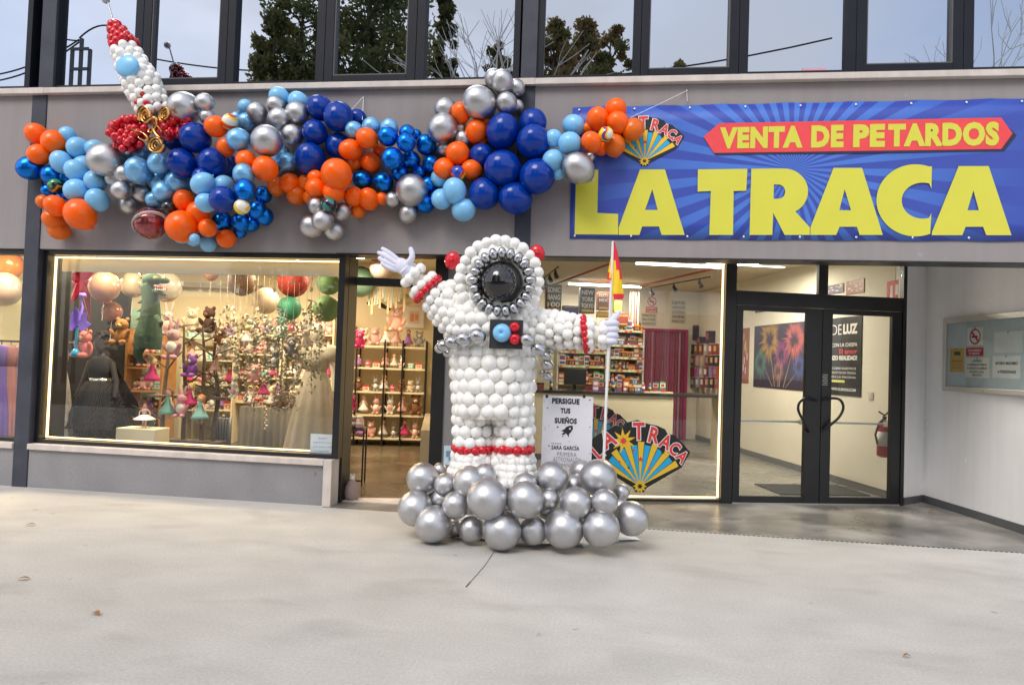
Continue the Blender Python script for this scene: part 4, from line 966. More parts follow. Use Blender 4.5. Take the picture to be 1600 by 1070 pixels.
for i in range(46):
    x = r9.uniform(888, 1150); y = r9.uniform(80, 430)
    if 925 < x < 1100 and (75 < y < 225 or 325 < y < 430): continue
    c = px_(x, y); w = r9.uniform(.003, .009)
    dt.mesh(poly2d([[(c[0]+cos(pi*k/2.5)*w, c[1]+sin(pi*k/2.5)*w) for k in range(5)]]), lambda co: PO.W(co.x, co.y, .0022), 1 if r9.random() < .65 else 0)
dt.build('dot_print', [INK, flat((.6, .62, .72))], pos)
cl_ = MB()
for x in (905, 1112): c = px_(x, 62); cl_.ell(PO.W(c[0], c[1]-.01, .004), (.014, .008, .016), 0, 10, 7)
cl_.build('clip', M['black'], pos)
MB().tube([PO.W(pw*.2, zt-.2, -.012), PO.W(pw*.2, .012, -.16)], .008, 6).tube([PO.W(pw*.8, zt-.2, -.012), PO.W(pw*.8, .012, -.16)], .008, 6).build('support', M['black'], pos)
# little blue sticker sheet on the grey wall by the door
u, z = A.hit(701, 711, .024); sm = MB().pbox(A, u-.055, u+.06, z-.11, z+.11, .026, .0215).pbox(A, u-.03, u+.02, z-.02, z+.05, .028, .0265, 1).pbox(A, u-.0, u+.045, z-.06, z-.0, .0285, .0265, 1)
o = sm.build('wall_notice', [flat((.55, .72, .82)), flat((.15, .3, .5))], org=A.W(u, z, .02)); tag(o, 'small pale blue notice on the grey wall left of the astronaut leg', 'notice')
# handwritten note stuck inside the display glass
NP = VP((0, 7.14), (1, 7.14)); a_ = NP.hit(484, 711); b_ = NP.hit(522, 679)
nt_ = empty('window_note', NP.W((a_[0]+b_[0])/2, a_[1]), 'white sheet with blue handwriting in the lower right corner of the display window', 'note')
MB().pbox(NP, a_[0], b_[0], a_[1], b_[1], .0, -.003).build('sheet', flat((.82, .84, .86)), nt_)
m_ = MB()
for i, (t_, x0, x1) in enumerate((('Juegos', .35, .72), ('experimentos', .12, .9), ('pirotecnia', .15, .92), ('y regalos', .2, .8))):
    w = b_[0]-a_[0]; hh = b_[1]-a_[1]; zc = b_[1]-hh*(.2+.2*i); put_text(m_, t_, NP, a_[0]+w*x0, a_[0]+w*x1, zc-.011, zc+.012, .0012, bold=-.005, z0r=zc-.008, z1r=zc+.016)
m_.build('handwriting', flat((.15, .25, .5)), nt_)

# ------------------------------------------------------------------ notice board on the white return wall
def z8(x, y): return 1400+x/2.14, 380+y/2.14
def wb(x, y, off=.0): return WB.hit(*z8(x, y), off)
nb = empty('notice_board', WB.W(*wb(300, 370)), 'glazed aluminium notice board with pinned sheets on the white side wall', 'notice board')
u0, zb0 = wb(153, 492, .04); u1 = wb(428, 492, .04)[0]+.12; zt0 = wb(153, 252, .04)[1]
fw = .055
ALU = mat('aluminium', (.62, .60, .55), .4, .5, var=.06)
fo = MB().pbox(WB, u0, u0+fw, zb0, zt0, .04, .001).pbox(WB, u1-fw, u1, zb0, zt0, .04, .001).pbox(WB, u0+fw, u1-fw, zb0, zb0+fw, .039, .001).pbox(WB, u0+fw, u1-fw, zt0-fw*1.2, zt0, .039, .001).build('board_frame', ALU, nb, .004)
MB().ell(WB.W(*wb(287, 491, .045), .042), .012, 0, 10, 8).build('lock', flat((.5, .5, .45), .3, .8), fo)
MB().pbox(WB, u0+fw, u1-fw, zb0+fw, zt0-fw*1.2, .012, .001).build('backing', flat((.52, .60, .64), .5), nb)
MB().pbox(WB, u0+fw, u1-fw, zb0+fw, zt0-fw*1.2, .033, .031).build('pane', M['glass'], nb)
def sheet(x0, y0, x1, y1, col, name='sheet', lab=None):
    a_ = wb(x0, y1, .014); b_ = wb(x1, y0, .014); o = MB().pbox(WB, a_[0], b_[0], a_[1], b_[1], .0145, .0125).build(name, flat(col), nb)
    if lab: o['label'] = lab
    for q in range(1): MB().ell(WB.W((a_[0]+b_[0])/2, b_[1]-.008, .017), .007, 0, 8, 6).build('pin', flat((.05, .08, .2)), o)
    return o, a_, b_
def lines(o, a_, b_, rows, col, bold=.02):
    m_ = MB()
    w = b_[0]-a_[0]; hh = b_[1]-a_[1]
    for t_, x0, x1, y0, y1 in rows: put_text(m_, t_, WB, a_[0]+w*x0, a_[0]+w*x1, a_[1]+hh*y0, a_[1]+hh*y1, .0155, bold=bold)
    m_.build('print', flat(col), o)
o, a_, b_ = sheet(180, 350, 228, 430, (.62, .36, .04), lab='orange sheet with a camera sign')
lines(o, a_, b_, [('VIDEOVIGILANCIA', .1, .9, .42, .50), ('zona vigilada', .15, .85, .28, .34), ('las 24 horas', .15, .85, .16, .22)], (.1, .06, .02))
m_ = MB().pbox(WB, a_[0]+(b_[0]-a_[0])*.3, a_[0]+(b_[0]-a_[0])*.75, a_[1]+(b_[1]-a_[1])*.7, a_[1]+(b_[1]-a_[1])*.86, .0152, .0146); m_.build('camera_print', flat((.03, .03, .03)), o)
o, a_, b_ = sheet(238, 280, 292, 343, (.8, .8, .8), lab='no smoking sign')
def nosmoke(pl, uc, zc, r, off, par):
    rr = MB(); n = 28; o_ = [(uc+cos(2*pi*k/n)*r, zc+sin(2*pi*k/n)*r) for k in range(n)]; i_ = [(uc+cos(2*pi*k/n)*r*.8, zc+sin(2*pi*k/n)*r*.8) for k in range(n)]
    rr.mesh(poly2d([o_, i_]), lambda co: pl.W(co.x, co.y, off))
    q = r*.62; e_ = r*.09; rr.mesh(poly2d([[(uc-q-e_, zc+q-e_), (uc-q+e_, zc+q+e_), (uc+q+e_, zc-q+e_), (uc+q-e_, zc-q-e_)]]), lambda co: pl.W(co.x, co.y, off+.0006))
    rr.build('ring_print', flat((.65, .03, .04)), par)
    MB().mesh(poly2d([[(uc-r*.6, zc-.14*r), (uc+r*.45, zc-.14*r), (uc+r*.45, zc+.1*r), (uc-r*.6, zc+.1*r)]]), lambda co: pl.W(co.x, co.y, off-.0003)).build('cigarette_print', flat((.03, .03, .03)), par)
nosmoke(WB, (a_[0]+b_[0])/2, (a_[1]+b_[1])/2, (b_[1]-a_[1])*.44, .0155, o)
o, a_, b_ = sheet(234, 348, 292, 377, (.6, .04, .06), lab='red strip sign'); lines(o, a_, b_, [('PROHIBIDO', .12, .9, .52, .8), ('FUMAR', .2, .8, .15, .42)], (.85, .8, .8))
o, a_, b_ = sheet(232, 382, 312, 448, (.82, .80, .74)); lines(o, a_, b_, [('AVISO', .3, .7, .78, .9), ('LA EMPRESA SE RESERVA', .08, .92, .6, .7), ('EL DERECHO DE ADMISION', .08, .92, .42, .52), ('EN ESTE LOCAL', .2, .8, .24, .34), ('GRACIAS', .3, .7, .08, .18)], (.1, .1, .1), .03)
o, a_, b_ = sheet(328, 292, 424, 366, (.72, .76, .76))
o, a_, b_ = sheet(322, 376, 416, 450, (.78, .80, .78)); lines(o, a_, b_, [('AFORO MAXIMO', .1, .92, .60, .74), ('4 PERSONAS', .2, .86, .22, .36)], (.04, .04, .04), .04)

# dried leaves lying about
lfm = flat((.33, .15, .05), .7); r2_ = random.Random(2)
for i, (x, y, lab) in enumerate(((48, 821, 'dry brown leaf on the pavement near the left plinth'), (37, 906, 'dry brown leaf at the left edge of the pavement, middle one of three'), (150, 960, 'curled tan leaf on the pavement, lowest one at left'), (1240, 812, 'orange brown leaf on the entrance floor before the doors'), (1455, 800, 'curled leaf by the baseboard of the white side wall'), (1073, 790, 'small pale leaf at the foot of the shop glass'), (1417, 1027, 'small leaf fragment on the pavement at lower right'))):
    c = G(x, y); k = .04 if i < 5 else .025; a = r2_.uniform(-.5, .5); m_ = MB(); vv = []; ff = []
    for q in range(9):
        t_ = q/8; w = sin(pi*min(1, t_*1.02))**.8*.42
        for s_ in (-1, 0, 1): vv.append(c+Vector((cos(a)*(t_-.5)*2*k-sin(a)*s_*w*k, sin(a)*(t_-.5)*2*k+cos(a)*s_*w*k, .006+abs(s_)*.012*w+.012*sin(t_*3))))
    for q in range(8):
        for j in (0, 1): ff.append((q*3+j, q*3+j+1, q*3+j+4, q*3+j+3))
    m_.add(vv, ff, 0, True); o = m_.build('dry_leaf', lfm, org=c); tag(o, lab, 'leaf')
# small stains and specks near the bottom are in the concrete material
# ------------------------------------------------------------------ trees and the street side behind the camera (seen mirrored in the glass)
def mirror_pt(x, y, Yt):      # where the mirrored sight line through a pixel of the upper glass meets depth Yt behind the camera
    d = ray(x, y); k = (GY+(GY-Yt))/d.y; return Vector((d.x*k, Yt, EYE+d.z*k))
LEAF = [mat('leaf_olive', (.24, .23, .09), .6, var=.5, vs=1.2), mat('leaf_dark', (.15, .17, .07), .6, var=.5, vs=1.2), mat('leaf_brown', (.33, .24, .11), .6, var=.4, vs=1.5)]
for m in LEAF:
    t = m.node_tree; b = t.nodes['Principled BSDF']; tr = t.nodes.new('ShaderNodeBsdfTranslucent'); mi_ = t.nodes.new('ShaderNodeMixShader'); mi_.inputs[0].default_value = .5
    t.links.new(b.inputs['Base Color'].links[0].from_socket, tr.inputs[0]); t.links.new(b.outputs[0], mi_.inputs[1]); t.links.new(tr.outputs[0], mi_.inputs[2]); t.links.new(mi_.outputs[0], [q for q in t.nodes if q.type == 'OUTPUT_MATERIAL'][0].inputs[0])
BARK = mat('bark', (.12, .09, .065), .9, var=.3, vs=8)
PALE = mat('pale_bark', (.85, .84, .80), .8, var=.15)
def tree(x, ytop, rpx, Yt, label, seed, n=5200, cone=.5, leaf=.16, pal=(0, 1, 0)):
    rg = random.Random(seed); t_ = mirror_pt(x, ytop, Yt); e_ = mirror_pt(x+rpx, ytop, Yt); R_ = abs(e_.x-t_.x); H_ = t_.z
    base_ = Vector((t_.x, Yt, -.03)); root = empty('tree', base_, label, 'tree', 'trees across the street')
    m = MB(); m.tube([base_+Vector((0, 0, 0)), base_+Vector((.1, 0, H_*.4)), base_+Vector((-.05, .05, H_*.75)), base_+Vector((0, 0, H_*.97))], [.24, .17, .09, .02], 8)
    cl = []
    for i in range(120):
        z = H_*(.18+.80*rg.random()); k = (z/H_-.18)/.82; prof = (1-cone*k)*min(1, .45+k*3)*(1 if k < .85 else (1-k)/.15*.8+.2)
        a = rg.uniform(0, 2*pi); r = R_*prof*sqrt(rg.random())*rg.uniform(.75, 1.15)
        c = base_+Vector((cos(a)*r, sin(a)*r, z)); cl.append((c, R_*rg.uniform(.20, .42)*max(.4, prof)))
        if i % 2 == 0: m.tube([base_+Vector((0, 0, z-.5*r-.2)), c], [.05, .015], 5)
    m.build('trunk', BARK, root)
    f = MB(); per = int(n*2.2)//len(cl)
    for c, cr in cl:
        mi = rg.choice(pal)
        for j in range(per):
            d = Vector((rg.gauss(0, 1), rg.gauss(0, 1), rg.gauss(0, .8))); d = d.normalized()*cr*(rg.random()**.4)*rg.uniform(.8, 1.6)
            p = c+d; u_ = Vector((rg.gauss(0, 1), rg.gauss(0, 1), rg.gauss(0, 1))).normalized()*leaf*1.2*rg.uniform(.6, 1.4); w_ = u_.orthogonal().normalized()*leaf*.38
            f.add([p-u_*.5, p+w_, p+u_*.6, p-w_], [(0, 1, 2, 3)], mi)
    f.build('crown', LEAF, root)
for a in ((432, 10, 62, -11, 'olive tree across the street, mirrored in the upper window left of centre', 1, 5600, .5, .17, (0, 0, 1)),
          (478, -60, 75, -12, 'tall olive tree mirrored in the upper window, second from the left', 11, 5600, .5, .17, (0, 1, 1)),
          (585, -140, 120, -11, 'broad dark tree filling the reflection of the middle window', 2, 13000, .35, .17, (1, 1, 0)),
          (697, -30, 48, -12, 'narrow dark tree mirrored beside the steel pillar', 3, 6500, .75, .17, (1, 1, 0)),
          (868, 24, 60, -12, 'brownish tree mirrored right of the steel pillar', 4, 6000, .5, .15, (0, 2, 2)),
          (915, 20, 70, -14, 'brown leaved tree with a tall tip mirrored right of the pillar', 5, 5200, .6, .15, (2, 0, 2)),
          (955, 36, 66, -12, 'brownish rounded tree mirrored beside the sash window', 6, 6500, .5, .15, (0, 2, 0)),
          (1060, 82, 42, -14, 'small tree mirrored low in the window above the banner', 7, 2600, .6, .14, (0, 1, 2)),
          (1035, 97, 12, -14, 'smallest tree mirrored low above the left end of the banner', 8, 900, .6, .13, (0, 1, 2)),
          (775, 62, 50, -14, 'low brown tree mirrored behind the bare pale branches', 9, 5000, .5, .15, (2, 0, 2))):
    tree(*a)
def bare(x, ytop, Yt, wpx, label, seed):
    rg = random.Random(seed); t_ = mirror_pt(x, ytop, Yt); H_ = t_.z; Wd = abs(mirror_pt(x+wpx, ytop, Yt).x-t_.x); b_ = Vector((t_.x, Yt, -.03))
    root = empty('bare_tree', b_, label, 'tree'); m = MB(); br = MB()
    m.tube([b_, b_+Vector((.05, 0, H_*.3)), b_+Vector((0, 0, H_*.5))], [.16, .12, .08], 7)
    def grow(p, d, L_, r, lv):
        q = p+d*L_; mid = p+d*L_*.5+Vector((rg.gauss(0, .05), rg.gauss(0, .05), 0))*L_; br.tube([p, mid, q], [r, r*.8, r*.6], 5, cap=False)
        if lv <= 0: return
        for _ in range(3):
            nd = (d+Vector((rg.gauss(0, .42), rg.gauss(0, .3), rg.gauss(.05, .25)))).normalized(); grow(q, nd, L_*rg.uniform(.62, .82), r*.62, lv-1)
    for _ in range(4):
        d = Vector((rg.gauss(0, .35)*Wd, rg.gauss(0, .3), 1.3)).normalized(); grow(b_+Vector((0, 0, H_*.45)), d, H_*.2, .06, 3)
    m.build('trunk', PALE, root); br.build('branches', PALE, root)
bare(765, 25, -9.8, 1.0, 'bare pale tree mirrored in the window left of the steel pillar', 4)
bare(1530, -5, -9.8, 1.0, 'bare pale tree mirrored in the last window at the right', 8)
# hedge added beyond the road to hide the hard ground edge in the reflection
hd = empty('hedge', (-2, -19.6, -.03), 'long rough hedge added across the street to cover the ground edge mirrored in the glass', 'hedge'); f = MB(); rg = random.Random(77)
for i in range(15000):
    p = Vector((rg.uniform(-26, 20), -19.6+rg.gauss(0, .5), 0)); hh = 2.7+.7*sin(p.x*.9)+.5*sin(p.x*2.3+1)+.3*sin(p.x*5.1); p.z = rg.uniform(0, 1)**.8*hh
    u_ = Vector((rg.gauss(0, 1), rg.gauss(0, 1), rg.gauss(0, 1))).normalized()*.26*rg.uniform(.6, 1.5); w_ = u_.orthogonal().normalized()*.11
    f.add([p-u_*.5, p+w_, p+u_*.6, p-w_], [(0, 1, 2, 3)], rg.choice((0, 1, 1, 2)))
f.build('foliage', LEAF, hd); MB().box((-26, -19.9, -.03), (20, -19.3, 1.5)).build('core', LEAF[1], hd)
# timber utility frame with its cables
pb = mirror_pt(124, 140, -13); pt_ = mirror_pt(124, 78, -13); w_ = abs(mirror_pt(141, 80, -13).x-pb.x)
root = empty('utility_pole', (pb.x, -13, -.03), 'steel utility frame with drooping cables, mirrored in the upper left window', 'utility pole')
SG = flat((.10, .105, .11), .6)
m = MB()
for dx in (-w_, 0, w_): m.box((pb.x+dx-.06, -13.06, -.03), (pb.x+dx+.06, -12.94, pt_.z+(.5 if dx == 0 else 0)))
m.build('post', SG, root); m = MB()
for k in (0, -.9, -1.9): m.box((pb.x-w_, -12.93, pt_.z+k-.08), (pb.x+w_, -12.88, pt_.z+k+.05))
m.build('cross_beam', SG, root); m = MB()
def cable(x0, y0, x1, y1, sag):
    a_ = mirror_pt(x0, y0, -13); b_ = mirror_pt(x1, y1, -13); m.tube([a_.lerp(b_, k/14)+Vector((0, 0, -sag*4*(k/14)*(1-k/14))) for k in range(15)], .035, 6)
cable(-60, 120, 124, 62, .5); cable(-60, 128, 124, 66, .6); cable(124, 60, 220, 85, -.9); cable(220, 88, 470, 112, .2); cable(70, 50, 124, 64, .1); cable(470, 112, 1300, 60, 1.0)
m.build('cable', flat((.02, .02, .022), .5), root)
# low houses beyond, hidden mostly by the trees
for i, (x0, x1, h_, c) in enumerate(((-30, -17, 4.0, (.5, .42, .33)), (-16, -8, 3.4, (.55, .5, .45)), (5, 14, 3.6, (.5, .45, .38)), (15, 30, 4.4, (.42, .36, .3)))):
    r_ = empty('house', ((x0+x1)/2, -30, -.03), ('sand coloured low house at the far left end across the street', 'pale low house behind the trees across the street', 'beige low house across the street to the right', 'brown low house at the far right end across the street')[i], 'house')
    MB().box((x0, -34, -.03), (x1, -28, h_)).build('wall', flat(c, .8), r_)
    MB().slab([(x0-.3, -27.7, h_), (x1+.3, -27.7, h_), (x1+.3, -31, h_+1.3), (x0-.3, -31, h_+1.3)], (0, 0, .12)).slab([(x0-.3, -34.3, h_), (x1+.3, -34.3, h_), (x1+.3, -31, h_+1.3), (x0-.3, -31, h_+1.3)], (0, 0, .12)).build('roof', flat((.35, .14, .08), .8), r_)
    for k in range(3):
        xx = x0+(x1-x0)*(.2+.3*k); MB().box((xx-.5, -28.0, 1), (xx+.5, -27.96, 2.3)).build('window', flat((.05, .06, .08), .2), r_)
# ------------------------------------------------------------------ goods: small kinds built once, then copied
def proto(mb, mats):
    o = mb.build('proto', mats); me = o.data; bpy.data.objects.remove(o); return me
EYEM = flat((.02, .02, .02), .3)
def teddy(c, c2):
    m = MB(); m.ell((0, 0, .085), (.062, .052, .078), 0, 14, 10).ell((0, -.01, .185), (.055, .05, .052), 0, 14, 10).ell((0, -.055, .175), (.024, .02, .02), 1, 10, 7)
    for s_ in (-1, 1):
        m.ell((s_*.042, 0, .232), (.02, .012, .02), 0, 10, 7).ell((s_*.045, -.065, .03), (.024, .05, .024), 0, 10, 7).ell((s_*.068, -.03, .105), (.018, .02, .048), 0, 10, 7, rot=Euler((.4, s_*.4, 0)))
        m.ell((s_*.02, -.054, .198), .006, 2, 8, 6)
    m.ell((0, -.075, .18), .006, 2, 8, 6); return proto(m, [flat(c, .9), flat(c2, .9), EYEM])
def bunny(c, c2):
    m = MB(); m.ell((0, 0, .08), (.05, .045, .075), 0, 14, 10).ell((0, -.005, .175), (.046, .043, .045), 0, 14, 10)
    for s_ in (-1, 1):
        m.ell((s_*.024, 0, .25), (.013, .009, .055), 0, 10, 8, rot=Euler((0, s_*.2, 0))).ell((s_*.03, -.05, .02), (.02, .045, .018), 0, 10, 7).ell((s_*.055, -.02, .09), (.014, .016, .042), 0, 10, 7, rot=Euler((.3, s_*.5, 0)))
        m.ell((s_*.017, -.042, .185), .005, 2, 8, 6)
    m.ell((0, -.02, .09), (.04, .04, .045), 1, 12, 8); return proto(m, [flat(c, .9), flat(c2, .9), EYEM])
def doll(c, hair, skin=(.7, .45, .33)):
    m = MB(); m.lathe((0, 0, .05), [(.085, 0), (.07, .03), (.035, .085), (.022, .12), (.026, .145), (.012, .16)], 0, 16)
    m.ell((0, 0, .235), (.030, .028, .034), 1, 12, 9).ell((0, .01, .245), (.036, .030, .036), 2, 12, 9).ell((0, .025, .2), (.03, .014, .05), 2, 10, 8)
    for s_ in (-1, 1): m.tube([(s_*.022, 0, .19), (s_*.06, -.02, .13)], [.009, .007], 7, 1).tube([(s_*.018, 0, .055), (s_*.018, 0, .0)], .009, 7, 1)
    return proto(m, [flat(c, .8), flat(skin, .6), flat(hair, .8)])
def giftbox(c, c2, w=.13, d=.10, h=.11):
    m = MB(); m.box((-w/2, -d/2, 0), (w/2, d/2, h)); e = .0015
    m.box((-w/2-e, -d/2-e, h*.78), (w/2+e, d/2+e, h+.006), 1).box((-w*.32, -d/2-.001, h*.2), (w*.32, -d/2, h*.62), 1).box((-w*.2, -d/2-.002, h*.32), (w*.1, -d/2-.001, h*.5), 0)
    return proto(m, [flat(c, .5), flat(c2, .5)])
def jar(c, c2):
    m = MB(); m.lathe((0, 0, 0), [(.045, 0), (.05, .01), (.05, .09), (.036, .105)], 0, 16).lathe((0, 0, .106), [(.038, 0), (.038, .025), (.03, .03)], 1, 16).lathe((0, 0, .03), [(.0508, 0), (.0508, .04)], 1, 16)
    return proto(m, [flat(c, .2), flat(c2, .4)])
def can(c, c2, h=.16, r=.03):
    m = MB(); m.lathe((0, 0, 0), [(r, 0), (r, h), (r*.6, h+.012)], 0, 14).lathe((0, 0, h*.28), [(r*1.03, 0), (r*1.03, h*.42)], 1, 14).lathe((0, 0, h+.0125), [(r*.5, 0), (r*.45, .02)], 1, 12)
    return proto(m, [flat(c, .35), flat(c2, .4)])
def packet(c, c2, c3, w=.12, h=.19):
    m = MB(); m.slab([(-w/2, -.02, 0), (w/2, -.02, 0), (w/2, .02, 0), (-w/2, .02, 0)], (0, .0, h)); m.box((-w*.42, -.022, h*.5), (w*.42, -.0205, h*.9), 1).box((-w*.3, -.0235, h*.58), (w*.25, -.0225, h*.82), 2).box((-w*.4, -.022, h*.1), (w*.4, -.0205, h*.35), 2).box((-w*.3, .0, h), (w*.3, .004, h+.012), 0)
    return proto(m, [flat(c, .4), flat(c2, .4), flat(c3, .4)])
PINK, HOT, CRM, BRN, GRY, RDc, BLU, YLc, GRN, PUR, TEAL, ORG, WHT, BLKc = (.70, .40, .36), (.62, .05, .20), (.72, .62, .48), (.22, .10, .05), (.3, .29, .28), (.50, .06, .05), (.06, .14, .38), (.70, .50, .12), (.10, .35, .12), (.35, .15, .5), (.15, .45, .42), (.8, .28, .04), (.8, .78, .74), (.03, .03, .035)
toys = [(teddy(PINK, WHT), 'pink teddy bear'), (teddy(CRM, WHT), 'cream teddy bear'), (bunny(PINK, WHT), 'pink plush rabbit'), (doll(HOT, BRN), 'doll in a hot pink dress'), (bunny(WHT, PINK), 'white plush rabbit'), (teddy(BRN, CRM), 'brown teddy bear'),
        (giftbox(PINK, WHT), 'pink gift box'), (doll(WHT, YLc), 'fair haired doll in white'), (jar(CRM, BRN), 'cream jar with a brown lid'), (giftbox(CRM, RDc), 'cream box with a red lid'), (teddy(GRY, WHT), 'grey plush bear'), (jar(PINK, HOT), 'pink jar'),
        (doll(PINK, ORG), 'red haired doll in pink'), (bunny(GRY, WHT), 'grey plush rabbit'), (giftbox(TEAL, WHT), 'teal gift box'), (doll(PUR, BLKc), 'doll in a purple dress')]
goods = [(packet(RDc, YLc, WHT), 'red and yellow firecracker packet'), (packet(BLU, YLc, RDc), 'blue firecracker packet'), (can(RDc, WHT), 'red spray can'), (giftbox(YLc, RDc), 'yellow box with a red band'), (packet(BLKc, RDc, YLc), 'black firework packet'), (can(BLU, YLc), 'blue can with a yellow label'),
         (giftbox(RDc, BLKc), 'red firework box'), (packet(GRN, WHT, RDc), 'green packet'), (can(YLc, RDc), 'yellow tube'), (giftbox(BLKc, ORG), 'black box with an orange lid'), (packet(PUR, YLc, WHT), 'purple packet'), (can(WHT, RDc), 'white can with a red label'), (packet(WHT, RDc, BLU), 'white packet with red print'), (giftbox(BLU, WHT), 'blue box')]
gr = random.Random(21)
def stock(pl, u0, u1, z, off, pool, count, where, group, sc=1., rzj=.3, depth=.0, picks=None):
    """a row of goods; every one its own object, labelled by kind, shelf and place in the row"""
    for i in range(count):
        me, nm = gr.choice(pool) if picks is None else pool[picks[i % len(picks)]]
        u = u0+(u1-u0)*(i+.5)/count+gr.uniform(-.01, .01); k = sc*gr.uniform(.88, 1.15)
        nmk = nm.split()[-1] if nm.split()[-1] not in ('pink', 'white', 'label', 'lid', 'dress', 'band', 'print', 'bear', 'rabbit') else {'pink': 'doll', 'white': 'doll', 'label': 'can', 'lid': 'box', 'dress': 'doll', 'band': 'box', 'print': 'packet', 'bear': 'teddy_bear', 'rabbit': 'plush_rabbit'}[nm.split()[-1]]
        if 'jar' in nm: nmk = 'jar'
        o = inst(me, nmk, pl.W(u, z+.001, off+gr.uniform(-.02, .02)), rz=atan2(pl.t.y, pl.t.x)+gr.uniform(-rzj, rzj), sc=k)
        tag(o, '%s, %s from left, %s' % (nm, ORD[i], where), nmk.replace('_', ' '), group)
# ---------------- left shop: black and cream shelf at the back, seen through the door
us, _ = A.hit(557, 620, -4.85); ue_, _ = A.hit(664, 620, -4.85)
sh = empty('shelf_unit', A.W((us+ue_)/2, 0, -4.95), 'tall black shelf unit with cream boards full of soft toys, inside left door', 'shelf')
fr = MB()
zs = [A.hit(610, y, -4.7)[1] for y in (684, 648, 612, 575, 541)]
for u in (us, us+(ue_-us)*.40, us+(ue_-us)*.66, ue_):
    fr.pbox(A, u-.015, u+.015, 0, zs[-1]+.12, -4.62, -4.65)
    fr.pbox(A, u-.015, u+.015, 0, zs[-1]+.12, -5.20, -5.23)
fr.build('frame', M['black'], sh)
for z in zs: MB().pbox(A, us-.25, ue_, z-.03, z, -4.655, -5.195).build('shelf_board', M['cream'], sh)
for i, z in enumerate(zs):
    w_ = 'door shelf, %s board up' % ORD[i]
    stock(A, us-.2, ue_-.05, z, -4.78, toys, (7, 6, 9, 9, 7)[i], w_, 'toys on the shelf behind the left door', (1.05, 1.3, .95, .9, 1.25)[i])
# pink plush figure hanging high, dark twig garland, framed picture
def hang_plush(x, y, off, s_, c, c2, label, kind='teddy'):
    u, z = A.hit(x, y, off); me = teddy(c, c2); o = inst(me, 'plush_toy', A.W(u, z, off), rz=TH, sc=s_); tag(o, label, 'plush toy'); return o
hang_plush(619, 520, -4.5, 1.9, (.80, .45, .38), WHT, 'large pink plush doll standing highest over the door shelf')
hang_plush(562, 545, -3.0, 1.2, HOT, (.8, .3, .4), 'hot pink plush toy at the left edge of the open door')
hang_plush(549, 642, -2.2, .9, HOT, (.8, .2, .3), 'hot pink plush toy low behind the door post')
u, z = A.hit(647, 496, -5.22); pf = empty('framed_picture', A.W(u, z-.16, -5.22), 'small framed orange picture on the back wall, top right inside the left door', 'picture')
MB().pbox(A, u-.19, u+.19, z-.2, z+.2, -5.20, -5.245).build('frame', M['white'], pf, .004); MB().pbox(A, u-.10, u+.10, z-.12, z+.12, -5.197, -5.1995).pbox(A, u-.07, u+.0, z-.08, z+.08, -5.195, -5.1965, 1).pbox(A, u+.02, u+.08, z-.05, z+.06, -5.195, -5.1965, 1).build('print', [flat((.75, .6, .45)), flat((.7, .3, .15))], pf)
# pendant crown and pennants high in the door
for i, (x, y, r, c, lab) in enumerate(((598, 418, .22, (.35, .25, .22), 'dusky round balloon under the ceiling in the door transom'), (563, 440, .27, (.12, .22, .16), 'dark green round balloon below the ceiling spot'), (632, 468, .2, (.55, .47, .36), 'beige straw sun hat shape hanging on the back wall'))):
    u, z = A.hit(x, y, -3.6-.5*i); o = MB().ell(A.W(u, z, -3.6-.5*i), (r, r*.9, r if i < 2 else r*.5), 0, 20, 14).build('balloon' if i < 2 else 'straw_hat', flat(c, .4), org=A.W(u, z, -3.6-.5*i)); tag(o, lab, 'balloon' if i < 2 else 'hat')
fr = empty('fringe_garland', A.W(*A.hit(600, 455, -4.2), -4.2), 'pale green and gold fringe strips hanging from the ceiling inside the left door', 'garland')
for i in range(14):
    u, z = A.hit(578+i*4.2, 440+6*sin(i), -4.2); MB().pbox(A, u-.018, u+.018, z-.42-.1*sin(i*2.), z+.35, -4.2, -4.202).build('fringe_strip', flat(((.45, .55, .42), (.65, .52, .3), (.6, .58, .5))[i % 3], .4), fr)
tw = [A.W(*A.hit(x, y, -4.4), -4.4) for x, y in ((574, 475), (585, 480), (598, 478), (610, 484))]
o = MB().tube([tw[0]+Vector((0, 0, .0)), tw[1]+Vector((0, 0, .12)), tw[2], tw[3]], [.03, .045, .04, .02], 8).build('feather_boa', M['dark'], org=tw[0]); tag(o, 'dark feather boa slung above the toy shelf in the left door', 'boa')
# wall of hanging cards on the partition at the right edge of the door
PW = VP(wl(1.04, 1.2), wl(1.04, 4.6)); PWn = VP(wl(1.04, 4.6), wl(1.04, 1.2))
cr = random.Random(12)
for r_ in range(7):
    for k in range(5):
        u = .35+k*.62; z = .75+r_*.27; c = cr.choice([CRM, PINK, WHT, (.6, .45, .4), GRY]); base_p = PWn.W(u, z, .004)
        m_ = MB(); m_.pbox(PWn, u-.09, u+.09, z, z+.2, .02, .006).pbox(PWn, u-.06, u+.06, z+.05, z+.13, .022, .0203, 1)
        o = m_.build('hanging_card', [flat(c, .5), flat(cr.choice([HOT, BRN, TEAL, ORG, (.5, .4, .35)]), .5)], org=base_p)
        tag(o, 'carded goods, side wall inside the left door, %s row up, %s back' % (ORD[r_], ORD[4-k]), 'carded goods', 'cards hanging on the side wall of the left shop')
MB_ = MB().pbox(PWn, .1, 3.0, .0, .62, .26, .02); o = MB_.build('low_cabinet', flat((.42, .37, .28)), org=PWn.W(1.7, 0, .2), bev=.01); tag(o, 'low cream cabinet along the side wall at the right of the door opening', 'cabinet')
